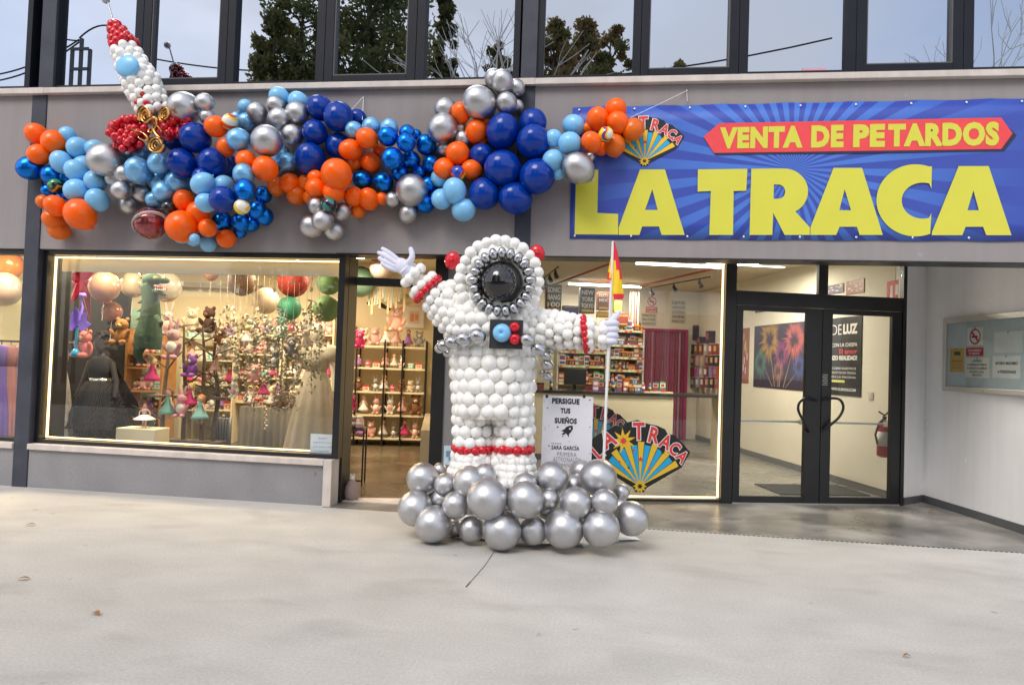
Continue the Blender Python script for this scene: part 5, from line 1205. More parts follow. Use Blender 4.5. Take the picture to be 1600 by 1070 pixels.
# black side table by the door, sack door stop
u, z = A.hit(549, 700, -.9); tb_ = empty('side_table', A.W(u, 0, -.9), 'small black metal side table just inside the left door', 'table')
zz = A.hit(549, 668, -.9)[1]
MB().pbox(A, u-.1, u+.17, zz-.02, zz, -.75, -1.1).build('table_top', M['black'], tb_)
for a_, o_ in ((-.09, -.76), (.16, -.76), (-.09, -1.09), (.16, -1.09)): MB().pbox(A, u+a_-.01, u+a_+.01, .0, zz-.0205, o_+.01, o_-.01).build('leg', M['black'], tb_)
MB().pbox(A, u-.08, u+.15, .05, .07, -.76, -.775).build('stretcher', M['black'], tb_)
for i, (c, du) in enumerate(((BRN, .0), (PINK, .09))):
    me = jar(c, CRM); o = inst(me, 'candle_jar', A.W(u+du, zz+.001, -.9), sc=1.1); tag(o, ('brown', 'pink')[i]+' candle jar on the small black table inside the door', 'jar')
p = A.W(A.hit(546, 770, .05)[0]+.03, .0, .10); ds = empty('door_stop', p+Vector((0, 0, .012)), 'pinkish grey sack door stop with a small white head beside the left door', 'door stop')
MB().lathe(p+Vector((0, 0, .012)), [(.07, 0), (.085, .04), (.08, .13), (.05, .19), (.03, .21)], 0, 16).build('sack', flat((.35, .26, .24), .9), ds); MB().ell(p+Vector((0, 0, .245)), .033, 0, 12, 9).ell(p+Vector((-.02, 0, .28)), .012).ell(p+Vector((.02, 0, .28)), .012).build('head', flat((.75, .7, .65), .9), ds)

# ---------------- left shop window display
def D_(x, y, Y): return Q(x, y, Y)
# rear wall shelf with goods along the back of the shop window view
def wall_shelf(x0, x1, ys, n, label, grp, where, off=-4.9, pool=toys, sc=1.2, wood=None, cnt=9):
    u0 = A.hit(x0, ys[0], off)[0]; u1 = A.hit(x1, ys[0], off)[0]; zl = [A.hit((x0+x1)/2, y, off+.25)[1] for y in ys]
    t = empty('wall_shelf', A.W((u0+u1)/2, 0, off-.1), label, 'shelf'); mt_ = wood or M['cream']
    for a_ in (u0, u1): MB().pbox(A, a_-.015, a_+.015, 0, max(zl)+.35, off+.26, off-.28).build('side_panel', mt_, t)
    for i, z in enumerate(sorted(zl)):
        MB().pbox(A, u0+.016, u1-.016, z-.025, z, off+.25, off-.28).build('shelf_board', mt_, t)
        stock(A, u0+.05, u1-.05, z, off+.08, pool, cnt, where+', %s board up' % ORD[i], grp, sc)
WOODO = mat('orange_wood', (.50, .24, .08), .5, var=.25, vs=6)
wall_shelf(203, 258, (684, 652, 610, 574, 552), 5, 'orange wood shelf with dolls at the left of the display', 'toys on the orange wood shelf', 'orange wood shelf', off=-2.9, wood=WOODO, cnt=4, sc=1.0)
wall_shelf(372, 440, (628, 590, 553, 522), 4, 'cream shelf with toys behind the middle of the display', 'toys on the cream shelf in the middle', 'middle cream shelf', off=-4.9, cnt=8, sc=1.1)
wall_shelf(445, 520, (628, 590, 553, 522), 4, 'cream shelf with toys behind the right of the display', 'toys on the cream shelf at the right', 'right cream shelf', off=-4.9, cnt=8, sc=1.1)
wall_shelf(290, 368, (640, 600, 562, 528), 4, 'cream shelf with toys behind the twig stand', 'toys on the cream shelf behind the twigs', 'cream shelf behind twigs', off=-4.8, cnt=8, sc=1.1)
# hanging wall board high on the back wall
u, z = A.hit(320, 448, -5.2); o = MB().pbox(A, u-1.0, u+1.05, z-.03, z+.05, -5.0, -5.24).build('ledge', flat((.3, .26, .2)), org=A.W(u, z, -5.2)); tag(o, 'dark brown ledge high on the cream back wall of the display', 'ledge')
# black backdrop and mannequins
m_ = MB().box((Q(84, 600, 9.4).x, 9.35, 0), (Q(198, 600, 9.4).x, 9.42, 2.55)); o = m_.build('backdrop_screen', M['dark'], org=(-5.7, 9.4, 0)); tag(o, 'black backdrop screen behind the dark dress at the left of the display', 'screen')
def mannequin(x, ytop, ybot_z, Y, label, dress, scale=1.):
    p = Q(x, ytop, Y); H_ = p.z; c = Vector((p.x, Y, 0)); k = H_/1.25
    t = empty('mannequin', c, label, 'mannequin'); S = lambda dx, dy, z: c+Vector((dx*k, dy*k, z*k))
    MB().tube([S(0, 0, .01), S(0, 0, .5)], .012, 8).lathe(S(0, 0, 0), [(.14*k, 0), (.14*k, .012), (.02, .02)], 0, 20).build('stand', M['black'], t)
    MB().lathe(S(0, 0, 0), [(.11*k, .55*k), (.12*k, .68*k), (.085*k, .80*k), (.115*k, .93*k), (.10*k, 1.0*k), (.035*k, 1.04*k), (.032*k, 1.08*k)], 0, 20, sy=.7).ell(S(0, 0, 1.16), (.065*k, .075*k, .09*k), 0, 16, 12).tube([S(.11, 0, .98), S(.17, 0, .8), S(.2, -.05, .65)], [.03*k, .026*k, .02*k], 8).tube([S(-.11, 0, .98), S(-.17, 0, .8), S(-.2, -.05, .65)], [.03*k, .026*k, .02*k], 8).build('body', flat((.05, .045, .045) if dress == 'black' else (.75, .7, .62), .4), t)
    return t, c, k, S
def skirt(c, k, r0, r1, z0, z1, fold, amp, sy=.75, mi=0, n=72, ph=0.):
    vv = []; ff = []; N_ = 9
    for i in range(N_):
        q = i/(N_-1); r = r0+(r1-r0)*q**.8
        for j in range(n): a = 2*pi*j/n; rr = (r+amp*q*sin(a*fold+ph+q))*k; vv.append(c+Vector((cos(a)*rr, sin(a)*rr*sy, (z0+(z1-z0)*q)*k)))
    for i in range(N_-1):
        for j in range(n): ff.append((i*n+j, i*n+(j+1) % n, (i+1)*n+(j+1) % n, (i+1)*n+j))
    return vv, ff
t, c, k, S = mannequin(160, 522, 0, 8.55, 'child mannequin in a full black tulle dress with a silver belt, wild dark wig', 'black')
TUL = mat('black_tulle', (.018, .017, .02), .75, var=.4, vs=18)
_t = TUL.node_tree; _w = _t.nodes.new('ShaderNodeTexWave'); _w.inputs['Scale'].default_value = 14; _w.inputs['Distortion'].default_value = 6; _c = _t.nodes.new('ShaderNodeTexCoord'); _r = _t.nodes.new('ShaderNodeMapRange'); _r.inputs[3].default_value = .45; _r.inputs[4].default_value = 1.
_t.links.new(_c.outputs['Object'], _w.inputs['Vector']); _t.links.new(_w.outputs['Fac'], _r.inputs[0]); _t.links.new(_r.outputs[0], _t.nodes['Principled BSDF'].inputs['Alpha'])
MB().tube([S(-.07, 0, .5), S(-.07, 0, .06), S(-.07, -.07, .02)], [.05, .035, .035], 10).tube([S(.07, 0, .5), S(.07, 0, .06), S(.07, -.07, .02)], [.05, .035, .035], 10).build('legs', flat((.03, .03, .03), .5), t)
vv, ff = skirt(c, k, .10, .27, .80, .30, 17, .03); MB().add(vv, ff, 0, True).build('skirt', TUL, t)
vv, ff = skirt(c, k, .13, .32, .80, .36, 9, .04, ph=1); MB().add(vv, ff, 0, True).build('overskirt', TUL, t)
MB().lathe(S(0, 0, 0), [(.094*k, .80*k), (.125*k, .93*k), (.112*k, 1.0*k), (.05*k, 1.045*k)], 0, 24, sy=.75).build('bodice', M['dark'], t)
MB().lathe(S(0, 0, 0), [(.102*k, .785*k), (.102*k, .83*k)], 0, 24, sy=.78).build('belt', flat((.7, .7, .68), .25, .9), t)
m_ = MB(); r9 = random.Random(4)
for i in range(60):
    a = r9.uniform(0, 2*pi); e_ = r9.uniform(.1, 1.2); d = Vector((cos(a)*cos(e_), sin(a)*cos(e_)+.2, sin(e_))); p = S(0, 0, 1.18); m_.tube([p+d*.05*k, p+d*.10*k+Vector((0, 0, .01)), p+d*.13*k+Vector((r9.uniform(-.04, .04), 0, -.05))], [.02, .014, .004], 5)
m_.build('wig', flat((.03, .02, .015), .8), t)
m_ = MB(); vs_ = [S(-.14, -.02, .95), S(-.36, .0, .35), S(-.26, .05, .28), S(-.1, .1, .9)]; m_.slab(vs_, (0, .01, 0)).slab([S(.14, .02, .95), S(.30, .12, .62), S(.34, .2, .42), S(.1, .14, .5)], (0, .01, 0)); m_.build('cape', TUL, t)
# hanging tags and ribbons near the glass
for i in range(9):
    x = 255+i*29; p = Q(x, 428+(i*37 % 25), 8.0); t = empty('ribbon_tag', p, 'thin ribbon with a paper tag hanging from the ceiling, %s from the left' % ORD[i], 'tag', 'ribbon tags in the display')
    MB().box((p.x-.0025, 7.999, p.z), (p.x+.0025, 8.001, 3.1)).build('ribbon', flat((.7, .6, .5)), t); MB().box((p.x-.02, 7.998, p.z-.055), (p.x+.02, 8.002, p.z)).build('card', flat((.78, .72, .6)), t)
# sequin and tulle dress on a hanger, far left
dr = empty('party_dress', Q(92, 690, 8.3), 'cream tulle party dress with a gold sequin top on a hanger, left edge of display', 'dress')
zt_ = Q(92, 545, 8.3); k = 1.0
c = Vector((zt_.x, 8.3, 0)); sq = mat('gold_sequins', (.50, .42, .26), .3, .5, var=.9, vs=60)
MB().lathe(c, [(.11, zt_.z-.28), (.14, zt_.z-.12), (.13, zt_.z), (.05, zt_.z+.02)], 0, 20, sy=.5).build('bodice', sq, dr)
vv, ff = skirt(c, 1, .12, .30, zt_.z-.28, .12, 15, .02, sy=.6); MB().add(vv, ff, 0, True).build('skirt', mat('cream_tulle', (.42, .38, .33), .8, var=.2, vs=14), dr)
MB().tube([c+Vector((-.14, 0, zt_.z+.0)), c+Vector((0, 0, zt_.z+.06)), c+Vector((.14, 0, zt_.z+.0))], .008, 6).tube([c+Vector((0, 0, zt_.z+.06)), c+Vector((0, 0, zt_.z+.13))], .004, 6).build('hanger', M['black'], dr)
# pale dressed figure at the right end of the display
t, c, k, S = mannequin(497, 505, 0, 9.6, 'headless looking pale mannequin in a long cream dress at the right end of the display', 'cream')
vv, ff = skirt(c, k, .10, .27, .82, .05, 12, .02); MB().add(vv, ff, 0, True).build('skirt', flat((.5, .45, .38), .8), t); MB().lathe(c, [(.09*k, .8*k), (.125*k, .93*k), (.11*k, 1.0*k), (.05*k, 1.045*k)], 0, 24, sy=.75).build('bodice', flat((.52, .47, .40), .8), t)
m_ = MB()
for s_ in (-1, 1): m_.ell(S(s_*.13, 0, .98), (.09*k, .07*k, .08*k), 0, 14, 10)
m_.build('puff_sleeve', flat((.55, .5, .42), .8), t)
# dinosaur costume, green felt
GF = mat('green_felt', (.045, .085, .06), .9, var=.35, vs=7, bump=.3, bs=60)
dn = empty('dinosaur_costume', Q(235, 545, 8.2), 'dark green felt dinosaur with open jaws, left of centre in the display', 'dinosaur plush')
qd = lambda x, y, d=0.: Q(x, y, 8.2+d)
m_ = MB(); m_.tube([qd(232, 445), qd(236, 470), qd(235, 500), qd(232, 525), qd(230, 545)], [.10, .105, .13, .17, .165], 16)
m_.ell(qd(237, 437), (.12, .10, .09), 0, 16, 12).ell(qd(251, 437, -.02), (.13, .075, .048), 0, 14, 10, rot=Euler((0, .15, 0))).ell(qd(249, 457, -.02), (.11, .06, .028), 0, 14, 10, rot=Euler((0, .35, 0)))
m_.tube([qd(222, 535), qd(215, 552), qd(219, 562), qd(228, 568)], [.09, .06, .04, .015], 10).tube([qd(244, 495, -.1), qd(252, 505, -.2), qd(250, 512, -.2)], [.04, .03, .02], 8)
for i in range(8):
    y = 432+i*13; m_.tube([qd(226-i*.8, y), qd(217-i*1.2, y+3)], [.035, .006], 6)
fused(m_, 'body', GF, dn, vox=.012, sm=3)
tm_ = MB()
for i in range(6): tm_.tube([qd(243+i*3.2, 444.5, -.085), qd(243+i*3.2, 449, -.085)], [.010, .002], 6).tube([qd(243+i*3.0, 453, -.085), qd(243+i*3.0, 449.5, -.085)], [.009, .002], 6)
tm_.build('tooth', WHT and flat(WHT), dn); MB().ell(qd(243, 434, -.115), .018, 0, 10, 8).build('eye', flat(YLc, .2), dn)
MB().ell(qd(251, 449, -.04), (.10, .06, .02), 0, 12, 8, rot=Euler((0, .2, 0))).build('mouth', flat((.4, .08, .08)), dn)
# balloons and hanging shapes
def star_balloon(x, y, Y, label):
    t = Q(x, y, Y); m_ = MB(); r5 = random.Random(9)
    for i in range(12):
        a = 2*pi*i/12+.2; e_ = r5.uniform(-.7, .7); d = Vector((cos(a)*cos(e_), sin(e_)*.8, sin(a)*cos(e_))).normalized(); m_.tube([t, t+d*.12, t+d*.5*r5.uniform(.8, 1.2)], [.08, .06, .003], 8)
    o = m_.build('starburst_balloon', mat('maroon_foil', (.45, .02, .06), .25, .6, var=.3), org=t); tag(o, label, 'foil balloon')
star_balloon(132, 438, 8.4, 'maroon starburst foil balloon in the upper left corner of the display')
def round_b(x, y, r, Y, col, label, me='O', squash=1.):
    p = Q(x, y, Y); rr = r*Y/FPX; t = empty('round_balloon', p, label, 'balloon'); MB().ell(p, (rr, rr*.9, rr*squash), 0, 26, 18).build('skin', mat('foil', col, .25 if x < 300 else .6, .2, coat=.4 if x < 300 else 0.), t); MB().tube([p-Vector((0, 0, rr*squash)), p-Vector((.01, 0, rr*squash+.25))], .003, 5).build('ribbon', M['white'], t)
for a_ in ((163, 448, 26, 8.3, (.42, .22, .15), 'translucent peach round balloon at the upper left of the display'), (208, 445, 22, 8.9, (.55, .45, .33), 'pale beige balloon behind the dinosaur head, left side'), (259, 448, 26, 9.2, (.6, .55, .45), 'large cream disc balloon behind the dinosaur jaws'),
           (514, 442, 20, 9.6, (.13, .24, .09), 'dark green round balloon in the upper right of the display'), (510, 482, 22, 9.0, (.16, .27, .12), 'sage green round balloon, the lower of the two at the upper right'), (175, 487, 17, 8.5, (.3, .1, .05), 'copper foil balloon below the peach one'),
           (415, 470, 22, 10.6, (.5, .40, .3), 'beige round balloon high over the middle of the display'), (330, 428, 12, 10.8, (.28, .12, .05), 'small brown round balloon near the valance'), (378, 440, 24, 10.2, (.15, .08, .05), 'large plain brown balloon hanging in the middle of the display'), (458, 440, 26, 9.8, (.36, .035, .025), 'large plain red balloon hanging right of the middle'), (452, 482, 20, 9.7, (.04, .22, .14), 'plain green balloon just under the large red one')): round_b(*a_)
for x, c_, lab in ((175, YLc, 'yellow gold pendant shade at the top left of the display'), (222, YLc, 'yellow pendant shade beside the dinosaur head')):
    p = Q(x, 419, 8.6); t = empty('pendant_shade', p, lab, 'paper pendant'); MB().lathe(p, [(.14, -.04), (.10, .03), (.03, .06)], 0, 18).build('shade', flat(c_, .4), t); MB().tube([p-Vector((0, 0, .03)), p-Vector((0, 0, .5 if x < 200 else .1))], .018, 8).build('stem', flat(ORG), t)
# violet paper flower bird on its stand, its glow put into the plain colours
vb = empty('paper_bird', Q(120, 545, 8.0), 'violet paper flower bird with painted-in glow on a thin stand in front of the black screen', 'paper decoration')
VI = mat('violet_glow_paper', (.30, .14, .95), .6, var=.15)
for i in range(11):
    a = RD(-20+22*i); p0 = Q(121, 507, 8.0); d = Vector((cos(a), -.2, sin(a))); e_ = Vector((-d.z, 0, d.x)); l = .23 if i % 2 else .17
    MB().slab([p0, p0+d*l*.5+e_*.06, p0+d*l, p0+d*l*.5-e_*.06], (0, .01, 0)).build('petal', VI, vb)
MB().tube([Q(121, 512, 8.0), Q(118, 545, 8.0)], .018, 8).lathe(Q(118, 552, 8.0), [(.07, -.04), (.05, .02), (.02, .06)], 0, 14).build('stand', flat((.04, .35, .6), .4), vb); MB().tube([Q(124, 500, 7.98), Q(129, 480, 7.98), Q(126, 468, 7.98)], [.02, .015, .012], 8).lathe(Q(129, 464, 7.98), [(.05, 0), (.035, .05)], 0, 12).build('neck', VI, vb)
MB().tube([Q(128, 528, 7.98), Q(138, 520, 7.98), Q(135, 512, 7.98)], .01, 6).build('leg', flat(ORG), vb)
for x, y, Y, s_, me_, lab in ((133, 560, 8.1, 1.5, teddy((.7, .2, .18), PINK), 'coral plush toy beside the violet paper bird'), (190, 540, 8.3, 1.5, teddy((.35, .17, .06), (.5, .35, .1)), 'ginger plush bear left of the dinosaur'), (237, 602, 8.3, 1.3, doll(HOT, YLc), 'hanging doll in a bright pink dress below the dinosaur'),
                           (270, 562, 8.6, 1.9, bunny((.60, .36, .40), WHT), 'large pink and white plush rabbit in front of the twig stand'), (262, 525, 9.0, 1.6, bunny((.55, .45, .45), PINK), 'pale plush rabbit above the large pink one'), (327, 522, 9.2, 1.6, teddy((.07, .03, .02), BRN), 'dark brown plush bear on top of the twig stand'), (300, 520, 9.4, 1.5, teddy(CRM, WHT), 'cream plush bear left of the dark brown one'),
                           (262, 655, 8.5, 1.5, doll((.20, .45, .38), BRN), 'doll in mint green hanging low on the twig stand'), (283, 652, 8.5, 1.4, bunny((.75, .35, .4), WHT), 'pink plush rabbit hanging low on the twig stand'), (296, 640, 8.6, 1.3, doll(HOT, YLc), 'doll in pink near the foot of the twig stand'), (312, 662, 8.5, 1.4, doll((.25, .5, .48), ORG), 'doll in teal hanging at the right of the twig stand'),
                           (440, 530, 9.4, 1.5, bunny((.10, .25, .22), WHT), 'green plush swan like rabbit high on the right shelf'), (300, 590, 8.7, 1.3, teddy(PUR, WHT), 'purple plush bear in the middle of the twig stand')):
    p = Q(x, y, Y); o = inst(me_, 'plush_toy', p, rz=gr.uniform(-.3, .3), sc=s_); tag(o, lab, 'plush toy')
# pale leaf strands added in place of the tree reflection in the glass
lc = empty('reflection_strands', Q(425, 560, 8.9), 'added pale leaf strands standing in for the tree reflection in the display glass', 'reflection stand-in'); rl_ = random.Random(14)
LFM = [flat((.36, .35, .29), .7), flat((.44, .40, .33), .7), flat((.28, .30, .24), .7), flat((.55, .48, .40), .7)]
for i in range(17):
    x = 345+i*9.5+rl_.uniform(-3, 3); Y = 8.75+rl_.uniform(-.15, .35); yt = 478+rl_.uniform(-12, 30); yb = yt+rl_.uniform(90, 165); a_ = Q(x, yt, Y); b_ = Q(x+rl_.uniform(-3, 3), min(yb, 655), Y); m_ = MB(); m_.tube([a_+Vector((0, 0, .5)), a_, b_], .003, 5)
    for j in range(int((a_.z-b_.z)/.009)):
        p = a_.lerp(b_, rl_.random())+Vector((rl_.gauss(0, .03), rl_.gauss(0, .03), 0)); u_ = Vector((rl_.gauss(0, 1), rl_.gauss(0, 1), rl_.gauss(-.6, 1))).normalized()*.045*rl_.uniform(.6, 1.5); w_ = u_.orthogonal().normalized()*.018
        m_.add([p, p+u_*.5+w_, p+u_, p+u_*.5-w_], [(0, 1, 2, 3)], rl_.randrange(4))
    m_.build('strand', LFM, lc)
for i, (x, y, s_, pr_, lab) in enumerate(((352, 560, 1.2, toys[1], 'cream plush bear among the leaf strands, left'), (398, 600, 1.1, toys[0], 'pink plush bear among the leaf strands, centre low'), (365, 622, 1.0, toys[4], 'white plush rabbit low among the leaf strands'), (430, 575, 1.1, toys[13], 'grey plush rabbit among the leaf strands, right'), (385, 540, 1.0, toys[7], 'fair doll in white high among the leaf strands'), (455, 560, 1.2, toys[10], 'grey plush bear at the right of the leaf strands'), (478, 545, 1.1, toys[1], 'cream plush bear by the pale mannequin'), (335, 585, 1.0, toys[12], 'red haired doll hanging right of the twig stand'), (345, 540, 1.0, toys[5], 'brown plush bear above the cream one at the leaf strands'), (412, 622, 1.0, toys[3], 'doll in pink low at the bauble string'))):
    o = inst(pr_[0], 'plush_toy', Q(x, y, 8.7), rz=gr.uniform(-.4, .4), sc=s_); tag(o, lab, 'plush toy')
# twig stand
tw_ = empty('twig_stand', (Q(285, 690, 8.7).x, 8.7, 0), 'grey brown branching twig stand hung with dolls in the display', 'twig stand')
TWM = mat('twig_bark', (.16, .12, .09), .9, var=.3, vs=20); r6 = random.Random(6)
bx = Q(285, 690, 8.7).x
for dx in (-.32, -.05, .22, .42):
    pts = [Vector((bx+dx+r6.uniform(-.03, .03), 8.75+r6.uniform(-.06, .06), z)) for z in (0, .5, 1.0, 1.5, 1.95)]; MB().tube(pts, [.035, .03, .028, .022, .012], 8).build('upright', TWM, tw_)
    for j in range(6):
        p = pts[1+j % 3].lerp(pts[2+j % 3], r6.random()); d = Vector((r6.choice((-1, 1))*r6.uniform(.3, .5), r6.uniform(-.15, .1), r6.uniform(.05, .3))); MB().tube([p, p+d*.5+Vector((0, 0, .02)), p+d], [.014, .011, .005], 6).build('twig', TWM, tw_)
for z in (.35, .95): MB().box((bx-.5, 8.62, z), (bx+.55, 8.88, z+.03)).build('rung', TWM, tw_)
# ballerina on her cream box
p = Q(225, 668, 8.0); bxo = MB().box((Q(193, 690, 8.0).x, 7.85, 0), (Q(253, 690, 8.0).x, 8.15, p.z)).build('display_box', M['cream'], org=(p.x, 8, 0), bev=.006); tag(bxo, 'cream display box under the ballerina doll', 'box')
bl = empty('ballerina_doll', (p.x, 8.0, p.z+.001), 'ballerina doll in a white tutu standing on the cream box', 'doll'); c = Vector((p.x, 8.0, p.z+.001)); SK = flat((.68, .45, .34), .6)
MB().tube([c+Vector((-.018, 0, 0)), c+Vector((-.016, 0, .11))], [.008, .012], 8).tube([c+Vector((.018, 0, 0)), c+Vector((.016, 0, .11))], [.008, .012], 8).lathe(c, [(.02, .10), (.03, .15), (.022, .19), (.03, .23), (.01, .245)], 0, 14).ell(c+Vector((0, 0, .27)), (.022, .022, .027), 0, 12, 9).tube([c+Vector((-.028, 0, .23)), c+Vector((-.07, 0, .20)), c+Vector((-.075, 0, .15))], .007, 7).tube([c+Vector((.028, 0, .23)), c+Vector((.07, 0, .20)), c+Vector((.075, 0, .15))], .007, 7).build('body', SK, bl)
vv, ff = skirt(c, 1, .03, .125, .165, .105, 15, .008, sy=1); MB().add(vv, ff, 0, True).build('tutu', flat((.82, .8, .8), .8), bl); MB().ell(c+Vector((0, .005, .282)), (.024, .024, .02), 0, 10, 8).ell(c+Vector((0, .01, .31)), .011, 0, 8, 6).build('hair', flat(BRN), bl)
# cloth table, draped grey fabric
p0 = Q(372, 690, 9.7); p1 = Q(474, 690, 9.7); zt_ = Q(420, 637, 9.7).z; dt_ = empty('display_table', ((p0.x+p1.x)/2, 9.95, 0), 'display table under a pale greyish cloth, behind the centre right of the window', 'table')
n = 70; vv = []; ff = []
for j, z in enumerate((zt_, zt_*.6, .12)):
    for i in range(n+1): x = p0.x+(p1.x-p0.x)*i/n; vv.append(Vector((x, 9.7+.02*j*sin(i*.9)-.01*j, z)))
for j in range(2):
    for i in range(n): ff.append((j*(n+1)+i, j*(n+1)+i+1, (j+1)*(n+1)+i+1, (j+1)*(n+1)+i))
cm = MB().add(vv, ff, 0, True); cm.box((p0.x, 9.702, zt_-.02), (p1.x, 10.4, zt_)); cm.box((p0.x-.004, 9.71, .12), (p0.x, 10.4, zt_-.0)); cm.box((p1.x, 9.71, .12), (p1.x+.004, 10.4, zt_-.0))
cm.build('cloth', mat('table_cloth', (.36, .34, .30), .9, var=.12), dt_)
for a_ in (p0.x+.05, p1.x-.05): MB().box((a_-.02, 9.8, 0), (a_+.02, 9.84, zt_-.03)).build('leg', M['black'], dt_)
TB = VP((p0.x, 9.95), (p1.x, 9.95))
stock(TB, .05, TB.len-.05, zt_, .12, toys, 11, 'cloth table, front row', 'toys on the cloth table', 1.05)
stock(TB, .05, TB.len-.05, zt_, -.15, toys, 9, 'cloth table, rear row', 'toys on the cloth table', 1.35)
p = Q(343, 690, 9.0); zt_ = Q(343, 652, 9.0).z; m_ = MB(); vv = []; ff = []; n = 60
for j, z in enumerate((zt_, .05)):
    for i in range(n+1): vv.append(Vector((p.x-.14+.29*i/n, 9.0+.025*sin(i*.75), z)))
for i in range(n): ff.append((i, i+1, n+1+i+1, n+1+i))
m_.add(vv, ff, 0, True); o = m_.build('fabric_roll', mat('grey_satin', (.13, .13, .135), .35, .2, var=.2), org=(p.x, 9, 0)); o.modifiers.new('solid', 'SOLIDIFY').thickness = .01; tag(o, 'dark grey pleated fabric hanging beside the cloth table', 'fabric')
m_ = MB(); 
for i in range(9): m_.ell(Q(414+(i % 2)*2, 636+i*4.2, 9.55), .020, 0, 10, 8)
o = m_.build('bauble_string', flat((.75, .68, .6), .2, .2), org=Q(415, 636, 9.55)); tag(o, 'string of pearly baubles hanging over the cloth table front', 'garland')

# ---------------- far left window: dresses on a rail, mint wall
o = MB().box((-9.15, 10.1, 0), (-7.0, 10.16, 2.25)).build('mint_screen', flat((.32, .50, .42), .8), org=(-8, 10.1, 0)); tag(o, 'mint green wall panel inside the far left window', 'panel')
rl = empty('clothes_rail', (-7.5, 8.5, 0), 'clothes rail in the far left window carrying party dresses', 'clothes rail')
zr = Q(15, 533, 8.5).z; MB().tube([(-8.4, 8.5, zr), (-6.75, 8.5, zr)], .014, 8).build('rail', M['black'], rl)
for x in (-8.38, -6.77): MB().tube([(x, 8.5, 0), (x, 8.5, zr)], .014, 8).build('upright', M['black'], rl)
for i, (x, c_, lab) in enumerate(((2, (.25, .17, .55), 'violet tulle dress on the rail in the far left window'), (12, (.60, .28, .28), 'coral pink tulle dress on the rail in the far left window'), (24, (.62, .36, .40), 'pale pink tulle dress on the rail next to the steel pillar'), (-12, (.35, .3, .5), 'lilac tulle dress on the rail at the very left edge'))):
    p = Q(x, 545, 8.45); c = Vector((p.x, 8.45+.05*i, 0)); t = empty('tulle_dress', c, lab, 'dress', 'party dresses on the rail')
    MB().lathe(c, [(.08, zr-.35), (.10, zr-.2), (.09, zr-.08), (.03, zr-.05)], 0, 16, sy=.5).build('bodice', flat(c_, .8), t); vv, ff = skirt(c, 1, .08, .24, zr-.35, .35, 13, .02, sy=.5); MB().add(vv, ff, 0, True).build('skirt', flat(c_, .8), t); MB().tube([c+Vector((0, 0, zr-.05)), c+Vector((0, 0, zr))], .005, 6).build('hanger', M['black'], t)
round_b(12, 415, 26, 9.5, (.6, .18, .03), 'orange balloon under the ceiling of the far left window')
round_b(6, 452, 30, 9.3, (.45, .33, .28), 'pale rosy balloon in the far left window')

# ---------------- right shop
CN = -3.3; uc0 = 1.2; uc1 = A.hit(1052, 640, CN)[0]; zc = A.hit(980, 613, CN)[1]
ct = empty('shop_counter', A.W((uc0+uc1)/2, 0, CN-.3), 'long cream shop counter with a dark top in the right shop', 'counter')
MB().pbox(A, uc0, uc1, .10, zc-.05, CN, CN-.6).build('body', M['cream'], ct, .004); MB().pbox(A, uc0+.01, uc1-.01, .0, .0995, CN-.04, CN-.56).build('kick_plate', flat((.2, .19, .17)), ct)
uce = A.hit(1135, 612, CN)[0]; MB().pbox(A, uc0, uce, zc-.049, zc, CN+.03, CN-.63).build('counter_top', flat((.035, .033, .03), .25), ct, .004)
MB().pbox(A, uce-.05, uce-.01, 0, zc-.05, CN, CN-.5).build('end_leg', M['cream'], ct)
# price rail shelving behind the counter
def gondola(x0, x1, ys, off, label, grp, where, cnt, sc, top_extra=.25):
    u0 = A.hit(x0, ys[0], off)[0]; u1 = A.hit(x1, ys[0], off)[0]; zl = sorted(A.hit((x0+x1)/2, y, off+.02)[1] for y in ys)
    t = empty('product_shelf', A.W((u0+u1)/2, 0, off-.2), label, 'shelf')
    MB().pbox(A, u0, u1, 0, zl[-1]+top_extra, off-.40, off-.43).build('back_panel', flat((.52, .50, .42)), t)
    for a_ in (u0, u1-.03): MB().pbox(A, a_, a_+.03, 0, zl[-1]+.02, off-.02, off-.40).build('upright', M['wretail'], t)
    for i, z in enumerate(zl):
        MB().pbox(A, u0+.031, u1-.031, z-.025, z, off, off-.395).build('shelf_board', M['wretail'], t)
        m_ = MB().pbox(A, u0+.031, u1-.031, z-.045, z+.006, off+.012, off+.001)
        rr = random.Random(i+int(x0)); n_ = int((u1-u0)/.09)
        for q in range(n_):
            if rr.random() < .75: a_ = u0+.05+q*.09; m_.pbox(A, a_, a_+.055, z-.038, z-.002, off+.0135, off+.0122, 1 if rr.random() < .6 else 2)
        m_.build('price_rail', [flat((.68, .64, .30)), flat((.85, .85, .8)), flat((.75, .1, .08))], t)
        stock(A, u0+.05, u1-.05, z, off-.06, goods, cnt, where+', %s board, front' % ORD[i], grp, sc, rzj=.1)
        stock(A, u0+.05, u1-.05, z, off-.22, goods, cnt, where+', %s board, rear' % ORD[i], grp, sc, rzj=.1)
gondola(868, 946, (652, 628, 598, 571, 549), -5.6, 'white product shelf with price rails left of the flag pole', 'goods on the left product shelf', 'left product shelf', 9, 1.05)
gondola(949, 1004, (652, 600, 578, 558, 539, 516), -6.0, 'white product shelf with price rails right of the flag pole', 'goods on the right product shelf', 'right product shelf', 8, .95)
